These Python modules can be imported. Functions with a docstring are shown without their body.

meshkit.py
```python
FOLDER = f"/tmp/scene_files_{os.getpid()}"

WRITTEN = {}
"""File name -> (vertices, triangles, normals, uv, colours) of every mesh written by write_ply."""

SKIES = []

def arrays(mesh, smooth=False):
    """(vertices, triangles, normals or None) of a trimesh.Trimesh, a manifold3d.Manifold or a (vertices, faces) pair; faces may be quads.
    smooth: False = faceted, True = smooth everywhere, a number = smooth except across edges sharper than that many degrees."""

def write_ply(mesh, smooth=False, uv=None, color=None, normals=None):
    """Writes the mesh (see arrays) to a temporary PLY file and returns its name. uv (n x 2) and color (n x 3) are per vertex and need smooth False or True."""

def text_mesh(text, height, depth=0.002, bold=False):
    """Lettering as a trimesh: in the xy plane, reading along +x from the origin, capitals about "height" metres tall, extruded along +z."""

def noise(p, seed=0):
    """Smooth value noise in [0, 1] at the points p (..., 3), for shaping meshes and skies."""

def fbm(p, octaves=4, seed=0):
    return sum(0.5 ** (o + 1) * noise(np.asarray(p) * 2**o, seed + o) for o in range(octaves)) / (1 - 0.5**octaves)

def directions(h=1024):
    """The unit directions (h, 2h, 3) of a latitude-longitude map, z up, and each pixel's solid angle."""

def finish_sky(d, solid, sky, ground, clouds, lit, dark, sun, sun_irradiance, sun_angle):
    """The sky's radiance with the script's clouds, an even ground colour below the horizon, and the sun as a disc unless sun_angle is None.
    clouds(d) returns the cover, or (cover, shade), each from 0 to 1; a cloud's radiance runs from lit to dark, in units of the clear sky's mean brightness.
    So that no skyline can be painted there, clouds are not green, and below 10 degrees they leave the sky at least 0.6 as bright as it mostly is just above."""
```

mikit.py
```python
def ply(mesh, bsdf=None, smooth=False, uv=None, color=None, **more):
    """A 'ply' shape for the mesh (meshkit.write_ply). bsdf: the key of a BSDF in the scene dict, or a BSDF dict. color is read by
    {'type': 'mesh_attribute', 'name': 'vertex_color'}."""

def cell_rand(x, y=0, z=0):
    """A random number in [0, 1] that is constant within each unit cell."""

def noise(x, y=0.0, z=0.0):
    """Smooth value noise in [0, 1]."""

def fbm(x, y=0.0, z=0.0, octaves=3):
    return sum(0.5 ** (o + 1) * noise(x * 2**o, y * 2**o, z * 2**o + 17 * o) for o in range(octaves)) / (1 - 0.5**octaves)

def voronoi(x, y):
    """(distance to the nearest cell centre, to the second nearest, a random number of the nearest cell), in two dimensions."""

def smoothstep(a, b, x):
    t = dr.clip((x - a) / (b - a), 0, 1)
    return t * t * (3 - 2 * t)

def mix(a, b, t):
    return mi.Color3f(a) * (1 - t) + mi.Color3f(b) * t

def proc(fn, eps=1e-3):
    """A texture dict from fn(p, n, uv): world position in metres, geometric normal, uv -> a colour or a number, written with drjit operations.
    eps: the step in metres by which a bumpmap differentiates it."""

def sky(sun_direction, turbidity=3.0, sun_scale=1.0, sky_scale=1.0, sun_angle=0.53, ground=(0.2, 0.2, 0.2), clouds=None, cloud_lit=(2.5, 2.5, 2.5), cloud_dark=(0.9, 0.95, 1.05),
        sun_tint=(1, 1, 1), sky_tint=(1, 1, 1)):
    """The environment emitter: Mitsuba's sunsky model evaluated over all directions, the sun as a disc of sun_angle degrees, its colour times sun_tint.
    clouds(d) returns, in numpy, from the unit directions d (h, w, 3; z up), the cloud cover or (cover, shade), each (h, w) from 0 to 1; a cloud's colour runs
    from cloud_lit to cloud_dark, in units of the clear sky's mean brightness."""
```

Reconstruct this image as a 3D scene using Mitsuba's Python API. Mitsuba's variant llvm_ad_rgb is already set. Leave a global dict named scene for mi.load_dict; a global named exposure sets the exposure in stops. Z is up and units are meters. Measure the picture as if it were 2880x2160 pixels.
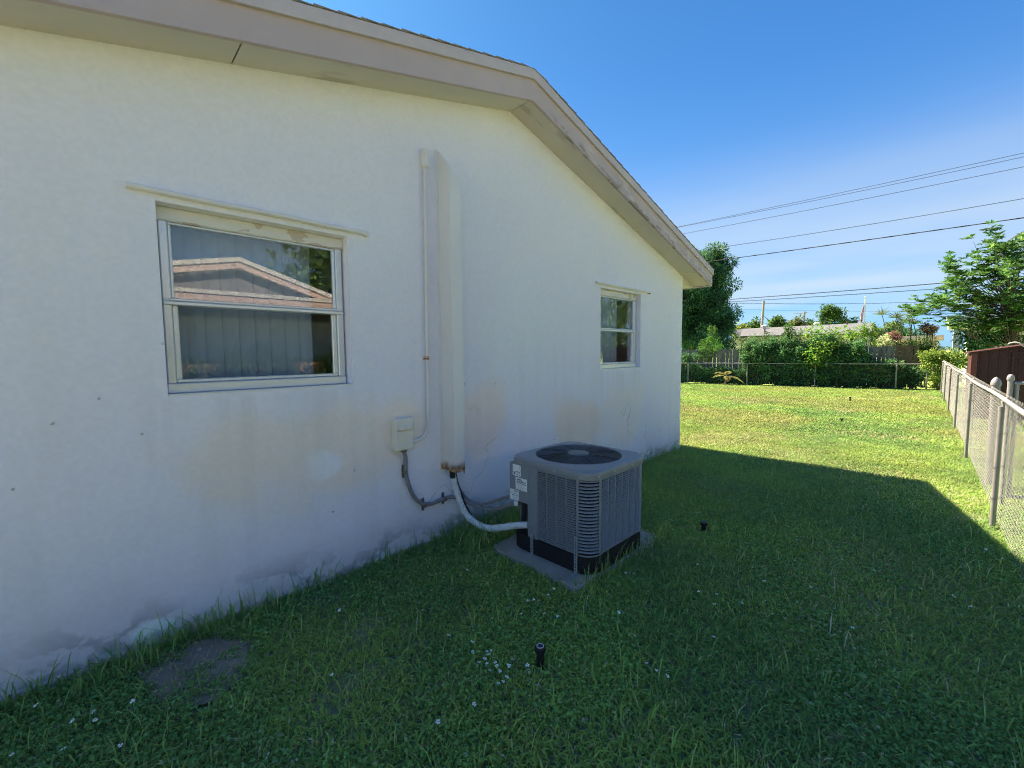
import math, random
import numpy as np, trimesh, shapely
from shapely.geometry import Polygon, box as sbox
import drjit as dr
import mitsuba as mi
import mikit, meshkit
from mikit import proc, noise, fbm, voronoi, smoothstep, mix, cell_rand

T = mi.ScalarTransform4f
scene, labels = {}, {}
RS = np.random.default_rng(11)
PI = math.pi

# ------------------------------------------------------------------ camera, sky, exposure
EYE = [2.875, 0.0, 1.55]
scene['camera'] = {'type': 'perspective', 'fov': 100.39, 'fov_axis': 'x', 'near_clip': 0.05, 'far_clip': 3000.0,
                   'to_world': T().look_at(origin=EYE, target=[EYE[0] - 0.70768, EYE[1] + 0.70284, EYE[2] - 0.07208],
                                           up=[-0.04502, 0.05695, 0.99736])}
SUN = (-0.9, 0.07, 1.0)


def sky_clouds(d):
    el = np.degrees(np.arcsin(np.clip(d[..., 2], 0, 1)))
    p = d / np.maximum(d[..., 2:3], 0.05)
    n = meshkit.fbm(np.stack([p[..., 0] * 0.35, p[..., 1] * 0.5, p[..., 2] * 0], -1), 5, 7)
    veil = np.exp(-((el - 9.0) / 11.0) ** 2) * np.clip(0.40 + 0.7 * (n - 0.42), 0, 0.75)
    return np.clip(veil, 0, 0.8), 0.12


scene['sky'] = mikit.sky(SUN, turbidity=2.6, clouds=sky_clouds, cloud_lit=(2.2, 2.4, 2.4), sky_scale=0.6, sky_tint=(0.245, 0.515, 0.71))
exposure = 3.72


# ------------------------------------------------------------------ mesh helpers
def cat(parts):
    parts = [p for p in parts if p is not None and len(p[0])]
    vs, fs, n = [], [], 0
    for v, f in parts:
        vs.append(np.asarray(v, float)); fs.append(np.asarray(f, int) + n); n += len(v)
    return np.vstack(vs), np.vstack(fs)


BOXF = np.array([[0, 2, 1], [0, 3, 2], [4, 5, 6], [4, 6, 7], [0, 1, 5], [0, 5, 4], [1, 2, 6], [1, 6, 5], [2, 3, 7], [2, 7, 6], [3, 0, 4], [3, 4, 7]])


def bx(x0, x1, y0, y1, z0, z1):
    v = np.array([[x0, y0, z0], [x1, y0, z0], [x1, y1, z0], [x0, y1, z0], [x0, y0, z1], [x1, y0, z1], [x1, y1, z1], [x0, y1, z1]], float)
    return v, BOXF


def cbx(x0, x1, y0, y1, z0, z1, c=0.004):
    """box with all edges chamfered"""
    lo, hi = np.array([x0, y0, z0], float), np.array([x1, y1, z1], float)
    c = min(c, 0.45 * (hi - lo).min())
    pts = []
    for k in range(3):
        for s in np.ndindex(2, 2, 2):
            p = np.where(s, hi, lo).astype(float)
            q = p + np.where(s, -c, c)
            q[k] = p[k]
            pts.append(q)
    h = trimesh.convex.convex_hull(np.array(pts))
    return np.array(h.vertices), np.array(h.faces)


def prism(poly, a, b, axis):
    """shapely polygon in the two other axes, extruded along axis from a to b"""
    m = trimesh.creation.extrude_polygon(poly, 1.0, engine='earcut')
    v = np.array(m.vertices); f = np.array(m.faces)
    u, w, h = v[:, 0], v[:, 1], a + (b - a) * v[:, 2]
    if axis == 'x': out = np.stack([h, u, w], 1)
    elif axis == 'y': out = np.stack([u, h, w], 1)
    else: out = np.stack([u, w, h], 1)
    flip = (axis == 'y') != (b < a)
    return out, (f[:, ::-1] if flip else f)


def tube(path, r, n=8, caps=True, closed=False):
    p = np.asarray(path, float); m = len(p)
    r = np.broadcast_to(np.asarray(r, float), (m,))
    if closed:
        t = np.roll(p, -1, 0) - np.roll(p, 1, 0)
    else:
        t = np.gradient(p, axis=0)
    t /= np.linalg.norm(t, axis=1, keepdims=True) + 1e-12
    up = np.array([0, 0, 1.0]) if abs(t[0, 2]) < 0.9 else np.array([1.0, 0, 0])
    a = np.cross(t[0], up); a /= np.linalg.norm(a)
    A = [a]
    for i in range(1, m):
        a = A[-1] - t[i] * (A[-1] @ t[i]); a /= np.linalg.norm(a) + 1e-12; A.append(a)
    A = np.array(A); B = np.cross(t, A)
    th = np.arange(n) * 2 * PI / n
    v = (p[:, None] + r[:, None, None] * (np.cos(th)[None, :, None] * A[:, None] + np.sin(th)[None, :, None] * B[:, None])).reshape(-1, 3)
    fs = []
    for i in range(m if closed else m - 1):
        j = (i + 1) % m
        for k in range(n):
            l = (k + 1) % n
            fs += [[i * n + k, i * n + l, j * n + l], [i * n + k, j * n + l, j * n + k]]
    if caps and not closed:
        v = np.vstack([v, p[:1], p[-1:]]); c0, c1 = m * n, m * n + 1
        for k in range(n):
            l = (k + 1) % n
            fs += [[c0, l, k], [c1, (m - 1) * n + k, (m - 1) * n + l]]
    return v, np.array(fs)


def spline(pts, n=40):
    from scipy.interpolate import CubicSpline
    p = np.asarray(pts, float)
    s = np.r_[0, np.cumsum(np.linalg.norm(np.diff(p, axis=0), axis=1))]
    return CubicSpline(s, p)(np.linspace(0, s[-1], n))


def lathe(profile, n=24, at=(0, 0, 0)):
    pr = np.asarray(profile, float); m = len(pr)
    th = np.arange(n) * 2 * PI / n
    v = np.stack([pr[:, None, 0] * np.cos(th), pr[:, None, 0] * np.sin(th), np.broadcast_to(pr[:, None, 1], (m, n))], -1).reshape(-1, 3) + np.asarray(at)
    fs = []
    for i in range(m - 1):
        for k in range(n):
            l = (k + 1) % n
            fs += [[i * n + k, i * n + l, (i + 1) * n + l], [i * n + k, (i + 1) * n + l, (i + 1) * n + k]]
    return v, np.array(fs)


def loft(rings):
    m, n = len(rings), len(rings[0])
    v = np.vstack(rings); fs = []
    for i in range(m - 1):
        for k in range(n):
            l = (k + 1) % n
            fs += [[i * n + k, i * n + l, (i + 1) * n + l], [i * n + k, (i + 1) * n + l, (i + 1) * n + k]]
    return v, np.array(fs)


def grid(fn, us, vs):
    U, V = np.meshgrid(us, vs, indexing='ij')
    P = np.stack(fn(U, V), -1).reshape(-1, 3); n = len(vs); fs = []
    for i in range(len(us) - 1):
        for j in range(n - 1):
            a = i * n + j
            fs += [[a, a + n, a + n + 1], [a, a + n + 1, a + 1]]
    return P, np.array(fs)


COUNT = {}


def key_of(base):
    k = COUNT.get(base, 0); COUNT[base] = k + 1
    return base if k == 0 else f'{base}_{k:03d}'


def tag(key, label=None, cat_=None, group=None, kind=None):
    d = labels.setdefault(key, {})
    for a, b in (('label', label), ('category', cat_), ('group', group), ('kind', kind)):
        if b: d[a] = b
    return key


def thing(name, label, category, group=None):
    return tag(key_of(name), label, category, group)


def part(parent, name, mesh, mat, smooth=False, label=None, kind=None, color=None):
    key = key_of(f'{parent}__{name}' if parent else name)
    scene[key] = mikit.ply(mesh, mat, smooth=smooth, color=color)
    if label or kind: tag(key, label, None, None, kind)
    return key


def single(name, mesh, mat, label, category, group=None, smooth=False, color=None):
    key = part(None, name, mesh, mat, smooth, color=color)
    return tag(key, label, category, group)


# ------------------------------------------------------------------ materials
def solid(name, rgb, rough=0.6, metal=0.0, spec=0.4, **kw):
    scene[name] = {'type': 'twosided', 'bsdf': {'type': 'principled', 'base_color': {'type': 'rgb', 'value': list(rgb)}, 'roughness': rough, 'metallic': metal, 'specular': spec, **kw}}
    return name


def textured(name, fn, rough=0.7, metal=0.0, spec=0.3, bump=None, scale=0.01, eps=1e-3, **kw):
    b = {'type': 'principled', 'base_color': proc(fn), 'roughness': rough, 'metallic': metal, 'specular': spec, **kw}
    if bump is not None:
        b = {'type': 'bumpmap', 'tex': proc(bump, eps), 'scale': scale, 'bsdf': b}
    scene[name] = {'type': 'twosided', 'bsdf': b}
    return name


def leafmat(name, rough=0.5, trans=0.75):
    scene[name] = {'type': 'principledthin', 'base_color': {'type': 'mesh_attribute', 'name': 'vertex_color'}, 'roughness': rough, 'diff_trans': trans, 'spec_trans': 0.0, 'eta': 1.5}
    return name


def blob(p, cy, cz, ry, rz, f=3.0, amp=0.7):
    n = fbm(p.y * f + 5.1 * cy, p.z * f + 3.7, 0.0, 3) - 0.5
    d = dr.sqrt(dr.square((p.y - cy) / ry) + dr.square((p.z - cz) / rz))
    return 1 - smoothstep(0.45, 1.05, d + amp * n)


def wall_color(p, n, uv):
    big = fbm(p.y * 0.9, p.z * 0.8, 2.0, 3)
    c = mix((0.715, 0.695, 0.765), (0.75, 0.73, 0.785), smoothstep(0.3, 0.7, big))
    c = mix(c, (0.80, 0.64, 0.52), 0.7 * blob(p, 3.9, 0.72, 0.6, 0.45))
    c = mix(c, (0.80, 0.64, 0.53), 0.65 * blob(p, 2.55, 0.95, 0.35, 0.45))
    c = mix(c, (0.79, 0.67, 0.55), 0.62 * blob(p, 1.05, 0.9, 0.9, 0.4))
    c = mix(c, (0.80, 0.69, 0.58), 0.5 * blob(p, 4.9, 0.75, 0.7, 0.5))
    c = mix(c, (0.82, 0.69, 0.54), 0.75 * blob(p, 1.72, 1.0, 0.25, 0.3))
    c = mix(c, (0.78, 0.81, 0.86), 0.7 * blob(p, 1.10, 0.81, 0.16, 0.13, 9.0))
    c = mix(c, (0.72, 0.755, 0.77), 0.4 * blob(p, 3.0, 1.6, 0.6, 0.9, 2.0))
    # damp band at the foot of the wall
    m = fbm(p.y * 2.3, p.z * 5.0, 4.0, 4)
    low = 1 - smoothstep(0.03, 0.42, p.z + 0.35 * (m - 0.5))
    c = mix(c, (0.45, 0.40, 0.40), 0.38 * low)
    mould = (1 - smoothstep(0.0, 0.30, p.z + 0.25 * (fbm(p.y * 6, p.z * 6, 1.0, 4) - 0.5))) * smoothstep(0.50, 0.57, fbm(p.y * 5, p.z * 9, 9.0, 4) + 0.12 * (fbm(p.y * 45, p.z * 45, 2.0, 3) - 0.5))
    c = mix(c, (0.13, 0.125, 0.13), 0.5 * mould)
    # peeled paint patches near the ground, light undercoat and grey render
    q = fbm(p.y * 5.5, p.z * 9.0, 12.0, 4) + 0.10 * (fbm(p.y * 40, p.z * 40, 3.0, 3) - 0.5)
    zone = smoothstep(0.35, 0.55, noise(p.y * 1.9 + 0.35, 6.0, 0.0))
    foot = 1 - smoothstep(0.01, 0.17, p.z)
    peel = smoothstep(0.555, 0.570, q + 0.13 * foot) * zone * (1 - smoothstep(0.12, 0.20, p.z))
    inner = smoothstep(0.58, 0.61, q + 0.13 * foot)
    c = mix(c, mix((0.74, 0.78, 0.78), (0.36, 0.36, 0.37), inner), 0.9 * peel)
    splat = blob(p, 0.20, 0.115, 0.11, 0.05, 16.0, 1.5)
    c = mix(c, (0.80, 0.86, 0.86), 0.8 * splat)
    crack = 1 - smoothstep(0.0, 0.0045, dr.abs(fbm(p.y * 1.1 + 3, p.z * 0.9 + 1, 8.0, 5) - 0.5))
    c = mix(c, (0.36, 0.34, 0.33), 0.55 * crack * smoothstep(0.50, 0.62, noise(p.y * 1.3 + 7, p.z * 1.3, 2.0)) * (1 - smoothstep(0.7, 1.3, p.z)))
    # dirt specks and scuffs
    d, _, w = voronoi(p.y * 2.6, p.z * 2.6)
    sp = (1 - smoothstep(0.012, 0.024, d * (0.7 + 0.8 * noise(p.y * 80, p.z * 80)))) * smoothstep(0.45, 0.5, w) * smoothstep(0.40, 0.55, noise(p.y * 0.9 + 2, p.z * 0.9, 5.0))
    c = mix(c, (0.22, 0.20, 0.19), 0.7 * sp)
    d2, _, w2 = voronoi(p.y * 1.7 + 9, p.z * 3.1 + 4)
    scuff = (1 - smoothstep(0.02, 0.05, d2)) * smoothstep(0.7, 0.75, w2)
    c = mix(c, (0.78, 0.78, 0.78), 0.5 * scuff)
    run = smoothstep(0.50, 0.62, noise(p.y * 22.0, p.z * 0.5, 1.0)) * (1 - smoothstep(1.30, 1.336, p.z)) * smoothstep(0.75, 1.33, p.z + 0.5 * (noise(p.y * 9, 3.0, 0.0) - 0.5))
    under = mi.Float(dr.select(((p.y > 0.25) & (p.y < 1.34)) | ((p.y > 4.3) & (p.y < 5.34)), 1.0, 0.0))
    c = mix(c, (0.44, 0.41, 0.40), 0.13 * run * under)
    streak = smoothstep(0.55, 0.8, noise(p.y * 14, p.z * 0.6, 3.0)) * (1 - smoothstep(0.8, 2.4, p.z))
    c = mix(c, (0.50, 0.47, 0.42), 0.10 * streak)
    return c * (0.97 + 0.06 * noise(p.y * 60, p.z * 60, p.x * 60))


def wall_bump(p, n, uv):
    lap = fbm(p.y * 2.0, p.z * 16.0, 0.0, 3)
    return 0.6 * fbm(p.y * 60, p.z * 75, p.x * 60, 3) + 0.8 * lap + 1.2 * fbm(p.y * 3.1, p.z * 3.1, 7.0, 2)


textured('stucco_paint', wall_color, rough=0.85, spec=0.2, bump=wall_bump, scale=0.0024, eps=3e-3)


def soffit_color(p, n, uv):
    c = mix((0.52, 0.475, 0.43), (0.585, 0.54, 0.50), fbm(p.x * 3, p.y * 3, p.z, 3))
    return mix(c, (0.20, 0.18, 0.14), 0.3 * smoothstep(0.62, 0.75, fbm(p.x * 7 + 3, p.y * 2.4, 1.0, 4)))


textured('soffit_paint', soffit_color, rough=0.8)


def fascia_color(p, n, uv):
    c = mix((0.43, 0.35, 0.355), (0.50, 0.41, 0.41), fbm(p.y * 3, p.z * 3, p.x * 3, 3))
    peel = smoothstep(0.56, 0.60, fbm(p.y * 9.0, (p.z + 0.28 * dr.abs(p.y - 2.86)) * 26.0, 3.0, 4)) * smoothstep(3.0, 3.4, p.y)
    zb = p.z - (3.733 - 0.279 * dr.maximum(p.y - 2.865, 0))
    peel = peel * (1 - smoothstep(0.02, 0.085, zb + 0.07 * (fbm(p.y * 6, 2.0, 0.0, 3) - 0.5)))
    c = mix(c, (0.25, 0.20, 0.185), 0.8 * peel)
    pale = smoothstep(0.62, 0.66, fbm(p.y * 7.0 + 40, (p.z + 0.28 * dr.abs(p.y - 2.86)) * 18.0, 5.0, 3))
    return mix(c, (0.60, 0.57, 0.55), 0.35 * pale * smoothstep(3.2, 4.0, p.y))


def fascia_bump(p, n, uv):
    return smoothstep(0.56, 0.60, fbm(p.y * 9.0, (p.z + 0.28 * dr.abs(p.y - 2.86)) * 26.0, 3.0, 4)) * -0.4 + 0.3 * fbm(p.y * 3, p.z * 40, 0.0, 3)


textured('fascia_paint', fascia_color, rough=0.75, bump=fascia_bump, scale=0.004, eps=2e-3)
textured('drip_metal', lambda p, n, uv: mix((0.45, 0.38, 0.385), (0.53, 0.455, 0.455), fbm(p.y * 2.0, p.z * 9, 0.0, 3)), rough=0.6, spec=0.4)
textured('shingle', lambda p, n, uv: mix((0.20, 0.17, 0.16), (0.32, 0.28, 0.27), fbm(p.x * 20, p.y * 20, p.z * 20, 3)), rough=0.95)
solid('window_metal', (0.66, 0.68, 0.70), rough=0.32, metal=0.55)
textured('trim_paint', lambda p, n, uv: mix((0.67, 0.645, 0.63), (0.52, 0.44, 0.38), smoothstep(0.60, 0.64, fbm(p.y * 9, p.z * 22, 2.0, 4))), rough=0.7)
solid('track_paint', (0.67, 0.645, 0.635), rough=0.6)
solid('rust', (0.30, 0.13, 0.05), rough=0.9)
scene['pane_glass'] = {'type': 'thindielectric', 'int_ior': 1.72, 'ext_ior': 1.0}
solid('blind_vinyl', (0.19, 0.235, 0.29), rough=0.6)
solid('room_paint', (0.30, 0.29, 0.27), rough=0.9)
textured('box_plastic', lambda p, n, uv: mix((0.66, 0.62, 0.55), (0.60, 0.47, 0.38), 0.7 * smoothstep(0.87, 0.82, p.z + 0.06 * fbm(p.y * 20, p.z * 20, 0.0, 2))), rough=0.5)
textured('conduit_paint', lambda p, n, uv: mix(mix((0.68, 0.655, 0.63), (0.62, 0.60, 0.59), noise(p.z * 4.0, 0.0, 0.0)), (0.32, 0.13, 0.06), (1 - smoothstep(0.010, 0.016, dr.abs(p.z - 1.517))) * smoothstep(0.35, 0.5, noise(p.y * 50, p.z * 90, 0.0))), rough=0.5)


def duct_color(p, n, uv):
    c = mix((0.67, 0.65, 0.645), (0.72, 0.70, 0.69), fbm(p.z * 1.5, p.y * 4, 0.0, 3))
    r = fbm(p.y * 22, p.z * 22, p.x * 22, 4)
    f = smoothstep(0.0, 0.09, p.z - 0.60 + 0.10 * (r - 0.5))
    c = mix(c, (0.60, 0.50, 0.40), 0.35 * (1 - smoothstep(0.6, 1.4, p.z)))
    return mix(mix((0.16, 0.09, 0.06), (0.50, 0.24, 0.08), smoothstep(0.4, 0.6, r)), c, f)


textured('duct_paint', duct_color, rough=0.6)
solid('whip_grey', (0.20, 0.19, 0.195), rough=0.55)
solid('clamp_metal', (0.16, 0.13, 0.12), rough=0.5, metal=0.5)
textured('pipe_wrap', lambda p, n, uv: mix((0.68, 0.69, 0.70), (0.50, 0.51, 0.53), smoothstep(0.58, 0.7, fbm(p.x * 25, p.y * 25, p.z * 25, 3))), rough=0.5, bump=lambda p, n, uv: fbm(p.x * 60, p.y * 60, p.z * 60, 3), scale=0.006)
solid('black_foam', (0.02, 0.02, 0.022), rough=0.8)


def ac_color(p, n, uv):
    c = mix((0.19, 0.205, 0.228), (0.22, 0.235, 0.255), fbm(p.x * 4, p.y * 4, p.z * 4, 3))
    return mix(c, (0.30, 0.28, 0.25), 0.25 * smoothstep(0.6, 0.8, fbm(p.x * 14, p.y * 14, p.z * 6, 3)))


textured('ac_paint', ac_color, rough=0.42, spec=0.5)
textured('ac_base', lambda p, n, uv: mix((0.012, 0.012, 0.015), (0.022, 0.018, 0.020), fbm(p.x * 9, p.y * 9, p.z * 9, 3)), rough=0.7)
solid('hub_grey', (0.14, 0.145, 0.15), rough=0.5)
solid('ac_dark', (0.008, 0.009, 0.010), rough=0.7)
solid('guard_wire', (0.10, 0.105, 0.11), rough=0.4)
solid('fan_black', (0.020, 0.022, 0.025), rough=0.45)
solid('galvanised', (0.42, 0.44, 0.45), rough=0.4, metal=0.5)
solid('sticker_white', (0.74, 0.75, 0.76), rough=0.5)
solid('print_ink', (0.06, 0.065, 0.08), rough=0.6)
solid('print_grey', (0.34, 0.36, 0.39), rough=0.6)


def concrete(p, n, uv):
    c = mix((0.23, 0.225, 0.21), (0.34, 0.33, 0.30), fbm(p.x * 6, p.y * 6, p.z * 6, 4))
    return mix(c, (0.17, 0.16, 0.14), 0.6 * smoothstep(0.5, 0.7, fbm(p.x * 3 + 2, p.y * 3, 2.0, 4)))


textured('concrete', concrete, rough=0.9, bump=lambda p, n, uv: fbm(p.x * 50, p.y * 50, p.z * 50, 4), scale=0.008)
solid('sprinkler_black', (0.016, 0.016, 0.018), rough=0.5)
solid('ring_white', (0.62, 0.62, 0.66), rough=0.5)


def soil_color(p, n, uv):
    c = mix((0.13, 0.17, 0.10), (0.24, 0.23, 0.15), fbm(p.x * 3, p.y * 3, 0.0, 4))
    dist = dr.sqrt(dr.square(p.x - EYE[0]) + dr.square(p.y - EYE[1]))
    g = mix((0.20, 0.30, 0.07), (0.32, 0.38, 0.12), fbm(p.x * 0.7, p.y * 0.7, 3.0, 4))
    return mix(c, g, smoothstep(7.0, 16.0, p.y + 0.0 * dist))  # lighter green far soil holds the sunlit tone of the back lawn


textured('lawn_soil', soil_color, rough=0.95, spec=0.1)
textured('bare_soil', lambda p, n, uv: mix((0.13, 0.115, 0.09), (0.26, 0.23, 0.19), fbm(p.x * 12, p.y * 12, 0.0, 4)), rough=0.95, bump=lambda p, n, uv: fbm(p.x * 40, p.y * 40, 0.0, 4), scale=0.02)
leafmat('grass_leaf', 0.40, 1.0)
leafmat('tree_leaf', 0.45, 0.85)
scene['petal'] = {'type': 'twosided', 'bsdf': {'type': 'diffuse', 'reflectance': {'type': 'mesh_attribute', 'name': 'vertex_color'}}}
textured('bark', lambda p, n, uv: mix((0.12, 0.095, 0.07), (0.24, 0.20, 0.16), fbm(p.x * 12, p.y * 12, p.z * 3, 4)), rough=0.95)
textured('post_metal', lambda p, n, uv: mix((0.27, 0.26, 0.255), (0.34, 0.325, 0.315), fbm(p.x * 9, p.y * 9, p.z * 4, 3)), rough=0.45, metal=0.35)
textured('rail_metal', lambda p, n, uv: mix((0.31, 0.31, 0.305), (0.40, 0.40, 0.39), fbm(p.x * 9, p.y * 5, p.z * 9, 3)), rough=0.4, metal=0.35)
solid('wire_metal', (0.10, 0.108, 0.108), rough=0.5, metal=0.3)
textured('old_plank', lambda p, n, uv: mix((0.10, 0.095, 0.09), (0.26, 0.25, 0.24), fbm(p.x * 14, p.y * 14, p.z * 1.6, 4)), rough=0.95)
textured('brown_plank', lambda p, n, uv: mix((0.11, 0.075, 0.05), (0.20, 0.14, 0.10), fbm(p.x * 14, p.y * 14, p.z * 1.6, 4)), rough=0.95)
textured('far_roof', lambda p, n, uv: mix((0.10, 0.107, 0.115), (0.14, 0.147, 0.155), fbm(p.x * 1.3, p.y * 1.3, p.z * 3, 4)), rough=0.95)
solid('white_paint', (0.55, 0.56, 0.55), rough=0.7)
solid('gutter_and_shade_brown', (0.10, 0.07, 0.055), rough=0.5)
textured('shed_paint', lambda p, n, uv: mix((0.050, 0.021, 0.021), (0.080, 0.030, 0.028), fbm(p.x * 3, p.y * 3, p.z * 1.2, 3)), rough=0.6)
solid('shed_trim_sunlit', (0.15, 0.045, 0.035), rough=0.55)  # trim colour carries the sunlit red of the corner; walls stay dark
solid('cable', (0.035, 0.036, 0.04), rough=0.6)
solid('pole_wood', (0.26, 0.24, 0.22), rough=0.9)
solid('neighbour_gable', (0.16, 0.16, 0.17), rough=0.9)
solid('neighbour_wall', (0.62, 0.61, 0.59), rough=0.85)  # lower wall out of view, kept pale to bounce light onto the stucco
solid('neighbour_pink', (0.52, 0.42, 0.39), rough=0.8)
textured('flag_cloth', lambda p, n, uv: dr.select(uv.y * 6.5 - dr.floor(uv.y * 6.5) < 0.5, mi.Color3f(0.50, 0.02, 0.04), mi.Color3f(0.75, 0.75, 0.75)), rough=0.8)

# ------------------------------------------------------------------ ground
part(None, 'lawn', grid(lambda u, v: (u, v, 0.02 * (meshkit.fbm(np.stack([u * 0.25, v * 0.25, u * 0], -1), 3, 2) - 0.5) * np.clip((np.hypot(u - 2, v - 3) - 6) / 8, 0, 1) - 0.004),
     np.r_[-900, -300, -120, np.arange(-40, 41, 2.0), 120, 300, 900], np.r_[-900, -300, -120, np.arange(-40, 61, 2.0), 120, 300, 900]), 'lawn_soil')
tag('lawn', kind='structure')
dp = Polygon([(0.12, 0.12), (0.10, 0.30), (0.33, 0.47), (0.53, 0.42), (0.60, 0.30), (0.44, 0.17)]).buffer(0.05)
dm = trimesh.creation.triangulate_polygon(dp, engine='earcut')
dx = trimesh.Trimesh(np.c_[dm[0], np.full(len(dm[0]), 0.004)], dm[1])
for _ in range(3): dx = dx.subdivide()
dv = np.array(dx.vertices); dv[:, 2] += 0.018 * meshkit.fbm(dv * [14, 14, 0], 4, 5)
part(None, 'bare_ground', (dv, np.array(dx.faces)), 'bare_soil', True)
tag('bare_ground', 'small bare patch of grey soil in the grass by the wall', kind='structure')

# ------------------------------------------------------------------ the house
house = thing('house', 'cream stucco house with low gable roof and peeling pink fascia', 'house')
RY, RZT, RZB = 2.865, 3.995, 3.745       # ridge y, roof top z, soffit z, slope
YE0, YE1, XR, XL = -1.30, 7.03, 0.30, -13.0         # eaves, rake edge, far side
W1 = (0.293, 1.297, 1.336, 2.346); W2 = (4.347, 5.300, 1.338, 2.315)
sl = lambda y: 0.279 if y > RY else 0.260
zw = lambda y: RZB + 0.03 - sl(y) * abs(y - RY)
gable = Polygon([(-0.87, -0.25), (6.594, -0.25), (6.594, zw(6.594)), (RY, zw(RY)), (-0.87, zw(-0.87))])
for w in (W1, W2): gable = gable.difference(sbox(w[0], w[2], w[1], w[3]))
part(house, 'wall', cat([prism(gable, -0.2, 0.0, 'x')]), 'stucco_paint')
part(house, 'wall', bx(XL + .2, -0.2, 6.39, 6.59, -0.25, zw(6.594)), 'stucco_paint')
part(house, 'wall', bx(XL + .2, -0.2, -0.866, -0.67, -0.25, zw(-0.87)), 'stucco_paint')
part(house, 'interior', cat([bx(-3.2, -0.25, -0.6, 6.3, 0.02, 0.12), bx(-3.2, -3.1, -0.6, 6.3, 0.12, 2.6), bx(-3.1, -0.25, -0.6, 6.3, 2.5, 2.6), bx(-3.1, -0.25, 2.9, 3.0, 0.12, 2.5)]), 'room_paint')
roof = part(house, 'roof', prism(Polygon([(YE0, RZT - .10 - sl(YE0) * (RY - YE0)), (RY, RZT - .10), (YE1, RZT - .10 - sl(YE1) * (YE1 - RY)), (YE1, RZT - .012 - sl(YE1) * (YE1 - RY)), (RY, RZT - .012), (YE0, RZT - .012 - sl(YE0) * (RY - YE0))]), XL, XR - 0.03, 'x'), 'shingle')
rr = random.Random(4)
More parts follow.
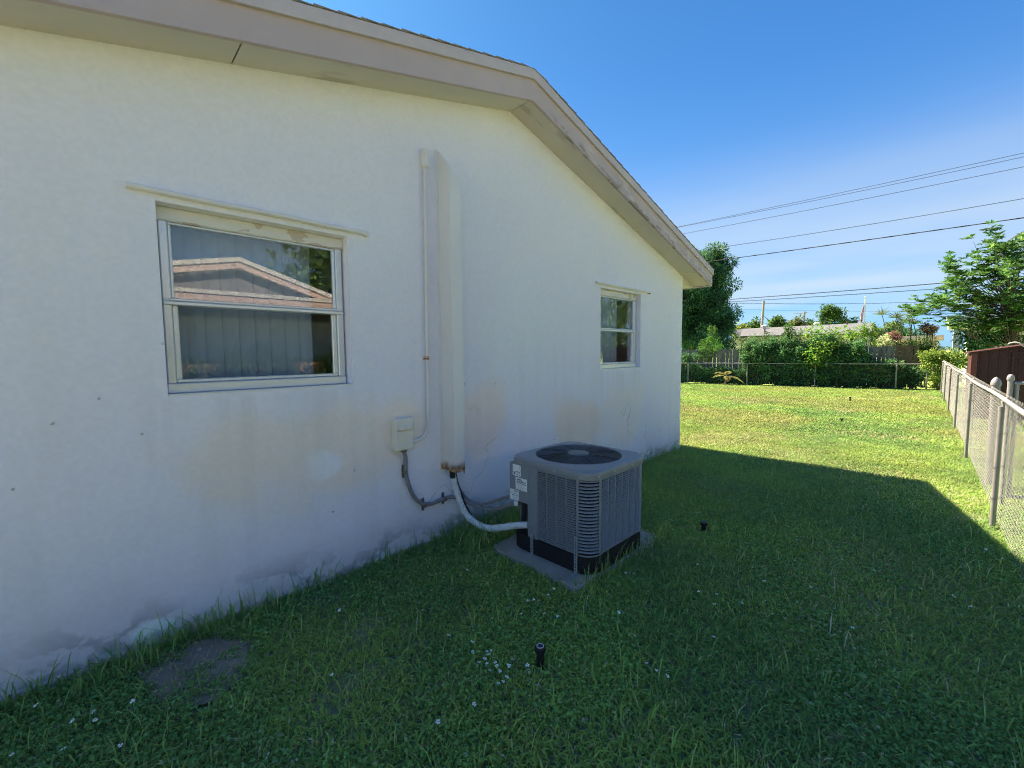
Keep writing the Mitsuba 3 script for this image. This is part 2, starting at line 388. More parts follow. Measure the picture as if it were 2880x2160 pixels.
for side in (-1, 1):
    ln = (YE1 - RY) if side > 0 else (RY - YE0)
    k = 0
    while k * 0.14 < ln:
        y0 = RY + side * (k * 0.14 - 0.02); y1 = RY + side * min(k * 0.14 + 0.17, ln + 0.02)
        z0 = RZT - sl(y1) * abs(y0 - RY); z1 = RZT - sl(y1) * abs(y1 - RY)
        xe = XR + 0.004 + rr.uniform(-0.002, 0.003)
        v = np.array([[XL, y0, z0 - .012], [xe, y0, z0 - .012], [xe, y1, z1 - .004], [XL, y1, z1 - .004], [XL, y0, z0 - .008], [xe, y0, z0 - .008], [xe, y1, z1 + .004], [XL, y1, z1 + .004]])
        part(roof, 'shingle_course', (v, BOXF if side > 0 else BOXF[:, ::-1]), 'shingle')
        k += 1
for side in (-1, 1):
    ye = YE1 if side > 0 else YE0
    P = lambda y, dz: (y, RZT - sl(y) * abs(y - RY) + dz)
    band = Polygon([P(RY, -.014), P(ye, -.014), P(ye, -.095), P(RY, -.095)])
    part(house, 'drip_edge', prism(band, XR - 0.028, XR, 'x'), 'drip_metal')
    fb = Polygon([P(RY, -.0955), P(ye, -.0955), P(ye, -.262), P(RY, -.262)])
    part(house, 'fascia', prism(fb, XR - 0.05, XR - 0.022, 'x'), 'fascia_paint', label='pinkish rake board with flaking paint' if side > 0 else None)
    sf = Polygon([P(RY, -.238), P(ye + side * 0.0 - side * .03, -.238), P(ye - side * .03, -.250), P(RY, -.250)])
    # soffit boards with a joint between them
    cuts = [RY, RY + side * 2.2, ye - side * 0.52, ye - side * .03]
    for a, b in zip(cuts[:-1], cuts[1:]):
        g = side * 0.004
        strip = Polygon([P(a + g, -.238), P(b - g, -.238), P(b - g, -.250), P(a + g, -.250)])
        part(house, 'soffit', prism(strip, 0.001, XR - 0.0505, 'x'), 'soffit_paint')
    yy = sorted((ye - side * .03, ye))
    part(house, 'fascia', bx(XL, XR - 0.051, yy[0], yy[1], RZT - sl(ye) * abs(ye - RY) - .262, RZT - sl(ye) * abs(ye - RY) - .10), 'fascia_paint')
    yw = 6.594 if side > 0 else -0.87
    zs = RZT - sl(ye) * abs(ye - RY) - .25
    part(house, 'eave_return', prism(Polygon([(yw + side * .002, zs - .003), (ye - side * .031, zs - .003), (ye - side * .031, RZT - sl(ye) * abs(ye - side * .031 - RY) - .2515), (yw + side * .002, RZT - sl(ye) * abs(yw - RY) - .2515)]), -.0015, .0008, 'x'), 'soffit_paint')
    yy = sorted((yw + side * .002, ye - side * .031))
    part(house, 'eave_soffit', bx(XL, -0.002, yy[0], yy[1], zs - .004, zs + .008), 'soffit_paint')


def window(w, dpt, slats, y_slat, ledge):
    y0, y1, z0, z1 = w; X = -dpt
    win = key_of(house + '__window')
    for ja, jb in ((y0 + .012, y0 + .05), (y1 - .055, y1 - .012)): part(win, 'jamb', cbx(X - .05, X, ja, jb, z0 + .065, z1 - .075), 'window_metal')
    part(win, 'header', cbx(X - .05, X + .006, y0 + .002, y1 - .002, z1 - .075, z1 - .002, .006), 'trim_paint', label='painted header with cracked paint')
    part(win, 'sill', cat([cbx(X - .05, X + .008, y0 + .008, y1 - .01, z0 + .012, z0 + .064), bx(X - .05, -.003, y0 + .002, y1 - .002, z0 - .02, z0 + .010)]), 'window_metal')
    zm = (z0 + z1) / 2 + 0.005
    part(win, 'meeting_rail', cat([cbx(X - .04, X + .012, y0 + .014, y1 - .014, zm - .02, zm + .001), cbx(X - .04, X + .004, y0 + .014, y1 - .014, zm + .003, zm + .018)]), 'window_metal')
    part(win, 'upper_sash', cat([cbx(X - .036, X - .008, y0 + .051, y0 + .066, zm + .019, z1 - .09), cbx(X - .036, X - .008, y1 - .075, y1 - .056, zm + .019, z1 - .09), cbx(X - .036, X - .008, y0 + .051, y1 - .056, z1 - .09, z1 - .076)]), 'window_metal')
    part(win, 'lower_sash', cat([cbx(X - .044, X - .018, y0 + .051, y0 + .078, z0 + .085, zm - .02), cbx(X - .044, X - .018, y1 - .086, y1 - .056, z0 + .085, zm - .02), cbx(X - .044, X - .018, y0 + .051, y1 - .056, z0 + .066, z0 + .085)]), 'window_metal')
    part(win, 'glass', (np.array([[X - .02, y0 + .05, zm], [X - .02, y1 - .056, zm], [X - .02, y1 - .056, z1 - .08], [X - .02, y0 + .05, z1 - .08]]), np.array([[0, 1, 2], [0, 2, 3]])), 'pane_glass')
    part(win, 'glass', (np.array([[X - .03, y0 + .05, z0 + .07], [X - .03, y1 - .056, z0 + .07], [X - .03, y1 - .056, zm], [X - .03, y0 + .05, zm]]), np.array([[0, 1, 2], [0, 2, 3]])), 'pane_glass')
    ya, yb, pitch, ang, wf = y_slat
    y = ya
    while y < yb:
        c, s = math.cos(ang) * pitch * wf, math.sin(ang) * pitch * wf
        th = np.linspace(-1, 1, 5)
        xx = X - .17 + th * s + .006 * (1 - th ** 2); ys = y + pitch / 2 + th * c
        v = np.r_[np.c_[xx, ys, np.full(5, z0 - .02)], np.c_[xx, ys, np.full(5, z1 + .02)]]
        f = np.array([[i, i + 1, i + 6] for i in range(4)] + [[i, i + 6, i + 5] for i in range(4)])
        part(win, 'slat', (v, f), 'blind_vinyl', True)
        y += pitch
    l0, l1, lz = ledge
    n = 24; ys = np.linspace(l0, l1, n)
    prof = [(0.001, -.016), (.020, -.018), (.030, -.010), (.032, .004), (.022, .012), (.001, .016)]
    rings = [np.c_[[a for a, b in prof], np.full(len(prof), y), [lz + b + .0015 * math.sin(9 * y) for a, b in prof]] for y in ys]
    m = len(prof); v = np.vstack(rings); fs = []
    for i in range(n - 1):
        for k in range(m):
            l = (k + 1) % m
            fs += [[i * m + k, (i + 1) * m + k, (i + 1) * m + l], [i * m + k, (i + 1) * m + l, i * m + l]]
    for e, o in ((0, 1), ((n - 1) * m, -1)):
        for k in range(1, m - 1): fs.append([e, e + k, e + k + 1][::o])
    led = part(house, 'window_ledge', (v, np.array(fs)), 'track_paint', label='thin painted shutter track above a window')
    part(led, 'end_cap', cbx(.003, .036, l1 - .035, l1 + .004, lz - .024, lz - .012, .003), 'rust' if l0 > 3 else 'track_paint')


window(W1, 0.080, 11, (0.335, 1.06, 0.088, 0.12, .505), (0.182, 1.435, 2.392))
window(W2, 0.060, 9, (4.40, 5.05, 0.084, 0.20, .44), (4.23, 5.50, 2.362))

# ------------------------------------------------------------------ things on the wall
dbx = thing('disconnect_box', 'small cream electrical disconnect box on the wall above grey cable', 'electrical box')
part(dbx, 'body', cbx(0.002, 0.072, 1.580, 1.718, 0.832, 1.062, .005), 'box_plastic')
part(dbx, 'cover', cbx(0.030, 0.082, 1.574, 1.724, 0.985, 1.074, .006), 'box_plastic')
part(dbx, 'handle', cat([cbx(0.0825, 0.100, 1.600, 1.706, 0.985, 1.022, .006)]), 'box_plastic')
part(dbx, 'door', cbx(0.0725, 0.079, 1.588, 1.714, 0.840, 0.983, .003), 'box_plastic')
part(dbx, 'cable_nut', lathe([(0, .832), (.024, .832), (.026, .826), (.026, .818), (.018, .812), (0, .812)], 16, (.035, 1.66, 0)), 'clamp_metal')

cd = thing('electrical_conduit', 'thin painted conduit pipe running up the wall from the box', 'conduit')
part(cd, 'pipe', tube(np.vstack([np.c_[np.full(30, .022), np.linspace(1.912, 1.893, 30), np.linspace(2.97, 1.06, 30)],
     [[.022, 1.893, 1.04], [.022, 1.890, 0.99], [.022, 1.876, 0.94], [.024, 1.850, .905], [.028, 1.815, .886], [.032, 1.77, .880], [.034, 1.70, .879]]]), 0.0135, 12), 'conduit_paint', 40)
part(cd, 'coupling', tube([[.022, 1.894, 1.10], [.022, 1.893, 1.035]], 0.017, 12), 'conduit_paint', 40)
part(cd, 'fitting', cbx(0.002, 0.050, 1.885, 1.945, 2.965, 3.105, .012), 'conduit_paint')
part(cd, 'strap', cat([cbx(0.001, 0.006, 1.868, 1.925, 1.505, 1.529, .001), tube([[.022, 1.897, 1.505], [.022, 1.8968, 1.529]], .0155, 12)]), 'conduit_paint', label='rusty conduit strap')

D0, D1, DX = 2.047, 2.150, 0.155
dv = np.array([[0.001, D0, .600], [DX, D0, .600], [DX, D1, .600], [0.001, D1, .600], [0.001, D0, 3.150], [DX, D0, 2.985], [DX, D1, 2.90], [0.001, D1, 3.05]])
du = thing('line_set_cover', 'tall cream metal duct on the wall with a rusted bottom edge', 'duct')
dt = 0.003
part(du, 'front', prism(Polygon([(D0 + .0005, .604), (D1, .604), (D1, 2.899), (D0 + .0005, 2.983)]), DX - dt, DX, 'x'), 'duct_paint')
part(du, 'side', prism(Polygon([(.001, .6), (DX - .0005, .596), (DX - .0005, 2.985), (.001, 3.15)]), D0 - dt, D0, 'y'), 'duct_paint')
part(du, 'side', prism(Polygon([(.001, .6), (DX - .001, .6), (DX - .001, 2.90), (.001, 3.05)]), D1 - dt, D1 - .0005, 'y'), 'duct_paint')
part(du, 'cap', (np.array([[0.001, D0, 3.150], [DX, D0, 2.985], [DX, D1, 2.90], [0.001, D1, 3.05], [0.001, D0, 3.146], [DX, D0, 2.981], [DX, D1, 2.896], [0.001, D1, 3.046]]), BOXF[:, ::-1]), 'duct_paint')
part(du, 'flange', cat([bx(0.0005, 0.004, D0 - .028, D0 - dt - .0005, .60, 3.15), bx(0.0005, 0.004, D1 + .0005, D1 + .022, .60, 3.05)]), 'duct_paint')
part(du, 'seam', cat([cbx(DX - .0005, DX + .0022, D0 - .004, D1 + .001, 1.74, 1.765, .001), cbx(.001, DX + .001, D0 - .0052, D0 - dt - .0003, 1.741, 1.764, .001)]), 'duct_paint')
for z in (.75, 1.5, 2.1, 2.75):
    for y in (D0 - .016, D1 + .012): part(du, 'screw', tube([[.004, y, z], [.0075, y, z]], [.005, .004], 8), 'galvanised')
rg = np.random.default_rng(5)
fl = []
for i in range(16):
    y = D0 + (D1 - D0) * rg.random(); x = DX - .002 if rg.random() < .6 else rg.uniform(.06, DX)
    fl.append(tube([[x, y, .602], [x + rg.uniform(-.02, .02), y + rg.uniform(-.03, .03), .602 - rg.uniform(.005, .03)]], [.004, .0015], 5))
part(du, 'rust_flakes', cat(fl), 'rust', kind='stuff')

rl = thing('refrigerant_line', 'white wrapped refrigerant pipe curving from the duct to the condenser', 'pipe')
rpath = spline([(.075, 2.088, .64), (.062, 2.095, .548), (.064, 2.128, .41), (.075, 2.166, .285), (.115, 2.208, .175), (.20, 2.235, .128), (.30, 2.255, .117), (.42, 2.285, .145), (.56, 2.31, .195), (.70, 2.33, .235)], 60)
rad = 0.026 + 0.0022 * np.sin(np.arange(60) * 1.9) * np.cos(np.arange(60) * .7)
part(rl, 'wrap', tube(rpath, rad, 14), 'pipe_wrap', 50)
part(rl, 'bare_foam', tube(rpath[2:7] + [0.004, -0.006, 0], 0.0245, 10), 'black_foam', label='torn black foam at the top of the pipe', smooth=50)
tape = [tube(rpath[i:i + 2] + 0, rad[i] + .0025, 14, caps=False) for i in (13, 25, 40, 49)]
part(rl, 'tape', cat(tape), 'pipe_wrap', 50)
part(rl, 'small_pipe', tube(rpath[2:26] + np.c_[np.linspace(.012, .02, 24), np.linspace(.02, .028, 24), np.zeros(24)], .009, 8), 'black_foam', True)

wh = thing('flexible_cable', 'grey flexible cable looping from the electrical box along the wall', 'cable')
def ribbed(path, n, r):
    p = spline(path, n); rr_ = r + .0011 * (np.arange(n) % 2)
    return tube(p, rr_, 10)
part(wh, 'sheath', ribbed([(.035, 1.66, .815), (.030, 1.676, .74), (.030, 1.675, .66), (.030, 1.70, .54), (.030, 1.775, .40), (.030, 1.85, .354), (.030, 1.98, .352), (.034, 2.09, .355), (.070, 2.19, .315), (.13, 2.28, .255), (.258, 2.325, .247), (.384, 2.33, .287), (.485, 2.33, .338), (.60, 2.34, .38)], 240, .0155), 'whip_grey', 40)
for (y, z) in ((1.668, .655), (1.835, .352), (2.03, .353)):
    part(wh, 'clamp', cat([cbx(.002, .006, y - .012, y + .012, z - .05, z + .05, .001), tube([[.03, y - .011, z], [.03, y + .011, z]] if z < .5 else [[.03, y, z - .011], [.03, y, z + .011]], .0195, 10)]), 'clamp_metal', label='rusty cable clamp' if z > .5 else None)
part(wh, 'connector', tube([[.592, 2.30, .372], [.592, 2.30, .405]], .017, 12), 'sticker_white')
wh2 = thing('flexible_cable', 'shorter grey flexible cable sagging between white pipe and condenser', 'cable')
part(wh2, 'sheath', ribbed([(.055, 2.10, .57), (.052, 2.135, .47), (.055, 2.18, .39), (.065, 2.24, .31), (.12, 2.30, .268), (.248, 2.32, .300), (.386, 2.325, .364), (.56, 2.34, .435)], 150, .012), 'whip_grey', 40)

# ------------------------------------------------------------------ condenser unit
pad = Polygon([(.43, 2.35), (.455, 2.19), (.54, 2.145), (.73, 2.152), (.88, 2.165), (.98, 2.142), (1.11, 2.14), (1.272, 2.135), (1.292, 2.16), (1.297, 2.5), (1.297, 2.9), (1.31, 3.15), (1.29, 3.24), (1.20, 3.26), (.45, 3.35), (.40, 2.7)])
padm = prism(pad.buffer(.004).simplify(.002), -.05, .038, 'z')
single('concrete_pad', padm, 'concrete', 'weathered concrete slab under the grey air conditioner', 'concrete slab')

ac = thing('air_conditioner', 'grey louvered outdoor air conditioner with round fan grille on top', 'air conditioner')
AX0, AX1, AY0, AY1 = 0.520, 1.287, 2.300, 3.062
ACX, ACY, AH = (AX0 + AX1) / 2, (AY0 + AY1) / 2, (AX1 - AX0) / 2
ZB, ZT, ZC = 0.165, 0.703, 0.762


def rsq(half, rad_, z, n=128):
    th = np.arange(n) * 2 * PI / n + 1e-4
    c, s = np.cos(th), np.sin(th); out = []
    for a, b in zip(c, s):
        lo, hi = 0.0, 2.0
        for _ in range(40):
            m = (lo + hi) / 2
            qx, qy = abs(a * m) - (half - rad_), abs(b * m) - (half - rad_)
            d = math.hypot(max(qx, 0), max(qy, 0)) + min(max(qx, qy), 0) - rad_
            if d < 0: lo = m
            else: hi = m
        out.append([ACX + a * lo, ACY + b * lo, z])
    return np.array(out)


def circ(r, z, n=128):
    th = np.arange(n) * 2 * PI / n + 1e-4
    return np.c_[ACX + r * np.cos(th), ACY + r * np.sin(th), np.full(n, z)]


def blend(a, b, t): return a * (1 - t) + b * t


RC = 0.115
o1, o2 = rsq(AH + .008, RC + .008, 0), circ(.345, 0)
rings = [rsq(AH - .010, RC, ZT - .002), rsq(AH + .006, RC, ZT - .002), rsq(AH + .008, RC + .008, ZT + .004), rsq(AH + .008, RC + .008, ZC - .032)]
for a in np.linspace(0.2, 1, 6) * PI / 2:
    rings.append(rsq(AH + .008 - .030 * (1 - math.cos(a)), RC + .008 - .030 * (1 - math.cos(a)) * .6, ZC - .032 + .030 * math.sin(a)))
top = rings[-1]
for t in (.34, .67, 1.0):
    r_ = blend(top, circ(.342, ZC), t); r_[:, 2] = ZC - .002 + .003 * t; rings.append(r_)
rings += [circ(.337, ZC + .003), circ(.331, ZC - .001), circ(.328, ZC - .010), circ(.326, ZC - .075)]
part(ac, 'top_cap', loft(rings), 'ac_paint', 35)
for a in np.r_[-PI / 2 - .55, -PI / 2 + .2, -PI / 4 - .12, -PI / 4 + .14, -.25, .35]:
    p0 = rsq(AH + .0085, RC + .008, ZT + .014, 720)[int(round((a % (2 * PI)) / (2 * PI) * 720)) % 720]
    d0 = np.array([math.cos(a), math.sin(a), 0]) if abs(math.sin(2 * a)) > .8 else (np.array([0, -1.0, 0]) if a < -PI / 4 else np.array([1.0, 0, 0]))
    part(ac, 'screw', tube([p0, p0 + d0 * .003], [.006, .0045], 8), 'galvanised')
part(ac, 'base_pan', loft([rsq(AH - .004, RC + .02, .040), rsq(AH + .000, RC + .02, .046), rsq(AH + .002, RC + .02, ZB - .004), rsq(AH - .02, RC, ZB - .003), circ(.01, ZB - .003)]), 'ac_base', 35)
part(ac, 'coil_core', cat([loft([rsq(AH - .055, RC - .02, ZB - .01), rsq(AH - .055, RC - .02, ZT - .03), circ(.30, ZT - .06), circ(.01, ZT - .06)])]), 'ac_dark')


def louver_face(u0, u1, ncol, nrow, place, zlo, zhi):
    """stamped sheet with ncol columns of small louvres; place(u, out, z) -> xyz"""
    st, fins = [], []
    cw = (u1 - u0) / ncol; bar = 0.0075
    def quad(pts): return np.array(pts), np.array([[0, 1, 2], [0, 2, 3]])
    rows = np.linspace(zlo + .008, zhi - .008, nrow + 1)
    def slab(a, b, za, zb, out0, out1):
        c = [place(a, out0, za), place(b, out0, za), place(b, out0, zb), place(a, out0, zb), place(a, out1, za), place(b, out1, za), place(b, out1, zb), place(a, out1, zb)]
        return np.array(c), BOXF
    for i in range(ncol + 1):
        c = u0 + i * cw; w = bar if 0 < i < ncol else bar * .7
        st.append(slab(c - w / 2, c + w / 2, zlo, zhi, -.006, .0))
    st.append(slab(u0, u1, zlo, zlo + .010, -.006, -.0003)); st.append(slab(u0, u1, zhi - .010, zhi, -.006, -.0003))
    for i in range(ncol):
        a, b = u0 + i * cw + bar / 2, u0 + (i + 1) * cw - bar / 2
        for j in range(nrow):
            z0, z1 = rows[j], rows[j + 1]; h = z1 - z0
            e = 0.006
            p = [place(a, -.004, z0 + h * 1.0), place(b, -.004, z0 + h * 1.0), place(b - e, .005, z0 + h * .57), place(a + e, .005, z0 + h * .57), place(b - e, .002, z0 + h * .48), place(a + e, .002, z0 + h * .48), place(a, -.004, z0 + h * .67), place(b, -.004, z0 + h * .67)]
            fins.append((np.array(p), np.array([[0, 1, 2], [0, 2, 3], [3, 2, 4], [3, 4, 5], [0, 3, 6], [1, 7, 2]])))
    return cat(st), cat(fins)


fr, fi = louver_face(.812, AX1 - RC - .004, 4, 30, lambda u, o, z: (u, AY0 - o, z), ZB + .004, ZT - .004)
pn = part(ac, 'louver_panel', fr, 'ac_paint'); part(pn, 'louvers', fi, 'ac_paint', kind='stuff')
fr, fi = louver_face(AY0 + RC + .006, AY1 - RC + .02, 6, 33, lambda u, o, z: (AX1 + o, u, z), ZB + .004, ZT - .004)
pn = part(ac, 'louver_panel', fr, 'ac_paint'); part(pn, 'louvers', fi, 'ac_paint', kind='stuff')
# service side: panel, seam post, recess
part(ac, 'service_panel', cat([cbx(AX0 + .004, .735, AY0 - .001, AY0 + .012, .408, ZT - .002, .003), cbx(AX0, AX0 + .012, AY0 + .004, AY0 + .12, .408, ZT - .002, .003)]), 'ac_paint')
part(ac, 'corner_post', cat([cbx(.7365, .811, AY0 - .002, AY0 + .014, ZB - .02, ZT - .002, .003), cbx(.714, .7365, AY0 + .0, AY0 + .013, ZB - .02, .4075, .003)]), 'ac_paint')
part(ac, 'dark_notch', cat([bx(.655, .712, AY0 + .03, AY0 + .05, .05, .41)]), 'ac_dark')  # near-black plate stands for the dark inside the open notch
part(ac, 'back_panel', cat([cbx(AX0, AX0 + .01, AY0 + .121, AY1 - RC, ZB, ZT, .002), cbx(AX0 + RC, AX1 - RC, AY1 - .01, AY1, ZB, ZT, .002)]), 'ac_paint')
# rounded corner with big curved louvres
for (cx, cy, a0) in ((AX1 - RC, AY0 + RC, -PI / 2), (AX1 - RC, AY1 - RC, 0.0)):
    cen = np.array([cx, cy]); N = 22 if a0 < 0 else 0
    aa = np.linspace(a0 + .06, a0 + PI / 2 - .06, 13)
    def arc(r, z, A=aa): return np.c_[cen[0] + r * np.cos(A), cen[1] + r * np.sin(A), np.full(len(A), z)]
    def strip(prs, A=aa):
        v = np.vstack([arc(r, z, A) for r, z in prs]); n = len(A); fs = []
        for i in range(len(prs) - 1):
            for k in range(n - 1): fs += [[i * n + k, i * n + k + 1, (i + 1) * n + k + 1], [i * n + k, (i + 1) * n + k + 1, (i + 1) * n + k]]
        return v, np.array(fs)
    ends = [np.linspace(a0 - .06, a0 + .14, 5), np.linspace(a0 + PI / 2 - .14, a0 + PI / 2 + .10, 5)]
    cpost = part(ac, 'corner_panel', cat([strip([(RC, ZB), (RC, ZT)], e) for e in ends] + [strip([(RC, ZB), (RC, ZB + .012)]), strip([(RC, ZT - .010), (RC, ZT)])] + ([strip([(RC, ZB), (RC, ZT)])] if not N else [])), 'ac_paint', 40)
    if N:
        zz = np.linspace(ZB + .012, ZT - .012, N + 1)
        for j in range(N):
            z0, z1 = zz[j], zz[j + 1]; h = z1 - z0
            part(cpost, 'louver', strip([(RC - .012, z1), (RC - .001, z1 - .06 * h), (RC + .0035, z0 + .66 * h), (RC + .003, z0 + .56 * h), (RC - .004, z0 + .54 * h), (RC - .016, z0 + .66 * h)], np.linspace(a0 + .13, a0 + PI / 2 - .13, 13)), 'ac_paint', 50)
for (x, zt) in ((.766, .20), (1.172, .30)):
    holes = sbox(x - .0135, .043, x + .0135, zt)
    for k in range(int((zt - .05) / .022)):
        holes = holes.difference(sbox(x - .005, .056 + k * .022, x + .005, .069 + k * .022))
    part(ac, 'hold_down_strap', cat([prism(holes, AY0 - .012, AY0 - .0095, 'y'), bx(x - .0135, x + .0135, AY0 - .05, AY0 - .0125, .0385, .042)]), 'galvanised')
# fan grille
gg = part(ac, 'fan_guard', cat([tube([[ACX + .082 * math.cos(a), ACY + .082 * math.sin(a), ZC + .004], [ACX + .20 * math.cos(a), ACY + .20 * math.sin(a), ZC + .006], [ACX + .332 * math.cos(a), ACY + .332 * math.sin(a), ZC - .004]], .0028, 6) for a in np.arange(8) * PI / 4 + .2]), 'fan_black', True)
for r in np.linspace(.095, .322, 19):
    a = np.arange(56) * 2 * PI / 56
    part(gg, 'ring', tube(np.c_[ACX + r * np.cos(a), ACY + r * np.sin(a), np.full(56, ZC + .005 - .010 * (r / .33) ** 2)], .0020, 4, closed=True), 'guard_wire', True)
part(ac, 'motor_cover', lathe([(.086, -.012), (.086, .004), (.080, .011), (.03, .014), (0.0005, .014)], 32, (ACX, ACY, ZC)), 'hub_grey', 35)
fb = part(ac, 'fan', lathe([(.07, -.09), (.07, -.03), (.0005, -.03)], 20, (ACX, ACY, ZC)), 'fan_black')
for k in range(3):
    th0 = k * 2 * PI / 3 + .4
    def blade(u, v): return (ACX + (.07 + .235 * u) * np.cos(th0 + (v - .5) * (1.1 - .2 * u)), ACY + (.07 + .235 * u) * np.sin(th0 + (v - .5) * (1.1 - .2 * u)), ZC - .075 + .05 * (v - .5))
    part(fb, 'blade', grid(blade, np.linspace(0, 1, 6), np.linspace(0, 1, 6)), 'fan_black', True)


def sticker(x0, x1, z0, z1, tilt, lines):
    s = part(ac, 'sticker', (np.array([[x0, AY0 - .0022, z0], [x1, AY0 - .0022, z0 + tilt], [x1, AY0 - .0022, z1 + tilt], [x0, AY0 - .0022, z1]]), np.array([[0, 1, 2], [0, 2, 3]])), 'sticker_white', label='white printed sticker on the service panel')
    ink, gry = [], []
    for (u0, u1, w0, w1, dark) in lines:
        xa, xb = x0 + (x1 - x0) * u0, x0 + (x1 - x0) * u1; za, zb = z0 + (z1 - z0) * w0, z0 + (z1 - z0) * w1
        q = (np.array([[xa, AY0 - .0028, za + tilt * u0], [xb, AY0 - .0028, za + tilt * u1], [xb, AY0 - .0028, zb + tilt * u1], [xa, AY0 - .0028, zb + tilt * u0]]), np.array([[0, 1, 2], [0, 2, 3]]))
        (ink if dark else gry).append(q)
    if ink: part(s, 'print', cat(ink), 'print_ink')
    if gry: part(s, 'fine_print', cat(gry), 'print_grey', kind='stuff')


sticker(.562, .648, .606, .694, 0, [(.14, .26, .08, .36, 1), (.36, .92, .36, .42, 1), (.78, .88, .72, .82, 0)] + [(.36, .92, .06 + .07 * k, .09 + .07 * k, 0) for k in range(4)])
sticker(.592, .712, .503, .598, -.003, [(.12, .55, .80, .88, 1), (.12, .88, .66, .74, 1), (.10, .92, .52, .57, 1)] + [(.10, .70 + .2 * ((k * 7) % 3) / 2, .08 + .085 * k, .11 + .085 * k, 0) for k in range(5)])
sticker(.528, .624, .412, .494, 0, [(.40, .90, .82, .90, 1), (.22, .50, .42, .50, 1), (.56, .90, .42, .50, 1), (.05, .14, .55, .72, 1)] + [(.40, .85, .56 + .08 * k, .59 + .08 * k, 0) for k in range(3)] + [(.30, .8, .08 + .08 * k, .10 + .08 * k, 0) for k in range(3)])

# ------------------------------------------------------------------ lawn sprinklers
def sprinkler(x, y, h, label, ring, nozzle=False):
    t = thing('lawn_sprinkler', label, 'sprinkler', None)
    part(t, 'body', lathe([(.0, -.02), (.019, -.02), (.019, h - .030), (.0, h - .030)], 20, (x, y, 0)), 'sprinkler_black', 40)
    part(t, 'cap', lathe([(.018, h - .032), (.0275, h - .026), (.0285, h - .006), (.026, h - .001), (.012, h - .001), (.0, h - .003)], 24, (x, y, 0)), 'sprinkler_black', 30)
    if ring: part(t, 'ring', lathe([(.0185, h - .0008), (.0185, h + .0006), (.0145, h + .0006), (.0145, h - .0008)], 24, (x, y, 0)), 'ring_white')
    if nozzle: part(t, 'spray_arm', tube([[x, y, h - .012], [x + .09, y + .02, h - .012]], .006, 8), 'sprinkler_black')


sprinkler(1.541, 1.505, .108, 'black pop-up sprinkler with white ring, nearest to the viewer', True)
sprinkler(1.488, 3.701, .082, 'short black sprinkler in shaded grass right of the air conditioner', False)
sprinkler(0.981, 16.22, .145, 'black sprinkler far back on the sunny lawn, upright', False)
sprinkler(1.409, 11.49, .085, 'low black sprinkler with side arm in the middle of the sunny lawn', False, True)

# ------------------------------------------------------------------ chain link fence on the right
def chain_link(p0, p1, z0, z1, cell=0.052, r=0.00115):
    """woven zigzag wires between two ground points"""
    p0, p1 = np.array(p0, float), np.array(p1, float); L = np.linalg.norm(p1 - p0); d = (p1 - p0) / L; nrm = np.array([-d[1], d[0]])
    st = cell * .71; nz = int(round((z1 - z0) / st)); zs = z0 + (z1 - z0) * np.arange(nz + 1) / nz
    out_v, out_f, cnt = [], [], 0
    m = len(zs); k3 = 3
    th = np.arange(k3) * 2 * PI / k3
    for i in range(int(L / st)):
        u = (i + ((np.arange(m) + i) % 2) * 1.03) * st
        o = .0022 * np.where((np.arange(m) + i) % 2, 1, -1)
        c = np.c_[p0[0] + d[0] * u + nrm[0] * o, p0[1] + d[1] * u + nrm[1] * o, zs]
        v = (c[:, None] + r * (np.cos(th)[None, :, None] * np.array([nrm[0], nrm[1], 0]) + np.sin(th)[None, :, None] * np.array([d[0], d[1], .0]))).reshape(-1, 3)
        a = (np.arange(m - 1)[:, None] * k3 + np.arange(k3)[None]).ravel(); b = (np.arange(m - 1)[:, None] * k3 + (np.arange(k3)[None] + 1) % k3).ravel()
        f = np.vstack([np.c_[a, b, b + k3], np.c_[a, b + k3, a + k3]])
        out_v.append(v); out_f.append(f + cnt); cnt += len(v)
    return np.vstack(out_v), np.vstack(out_f)


fx = lambda y: 3.385 - 0.0217 * y
FH = 1.115
fence = thing('chain_link_fence', 'grey chain link fence with round top rail along the right edge of the lawn', 'fence')
ys = [-.65, 2.40, 5.45, 8.75, 11.9, 15.0, 18.1, 21.2, 22.75]
part(fence, 'top_rail', tube([[fx(y), y, FH + .010 * math.sin(y * 1.3)] for y in np.linspace(-.7, 22.75, 40)], .0165, 14), 'rail_metal', 40)
for y in (3.9, 7.1, 10.3, 13.5, 16.7):
    part(fence, 'rail_sleeve', tube([[fx(y - .07), y - .07, FH + .010 * math.sin(y * 1.3)], [fx(y + .07), y + .07, FH + .010 * math.sin(y * 1.3)]], .0185, 14), 'rail_metal', 40)
for y in ys:
    x = fx(y) - .021
    big = y in (22.75,)
    p = part(fence, 'post', tube([[x, y, -.1], [x + .004, y, FH - .055]], .0185 if not big else .028, 16), 'post_metal', 40, label='rusty brown fence post' if y == 11.9 else None)
    part(p, 'loop_cap', cat([lathe([(.0, FH - .045), (.021, FH - .050), (.021, FH - .085)], 16, (x + .004, y, 0)), tube([[x + .012, y - .012, FH - .05], [x + .004, y, FH - .01], [x + .03, y, FH + .03], [x + .056, y, FH - .0]], [.009, .009, .006, .005], 8)]), 'post_metal', 40)
    for z in (.28, .55, .83):
        th = np.linspace(0, 2 * PI, 17)[:-1]
        part(p, 'tie_wire', tube(np.c_[x + .012 + .036 * np.cos(th), y + .022 * np.sin(th), z + .012 * np.cos(th)], .0024, 4, closed=True), 'wire_metal')
for a, b in zip(ys[:-1], ys[1:]):
    part(fence, 'wire_mesh', chain_link((fx(a) + .022, a), (fx(b) + .022, b), .03, FH + .045), 'wire_metal', kind='stuff')

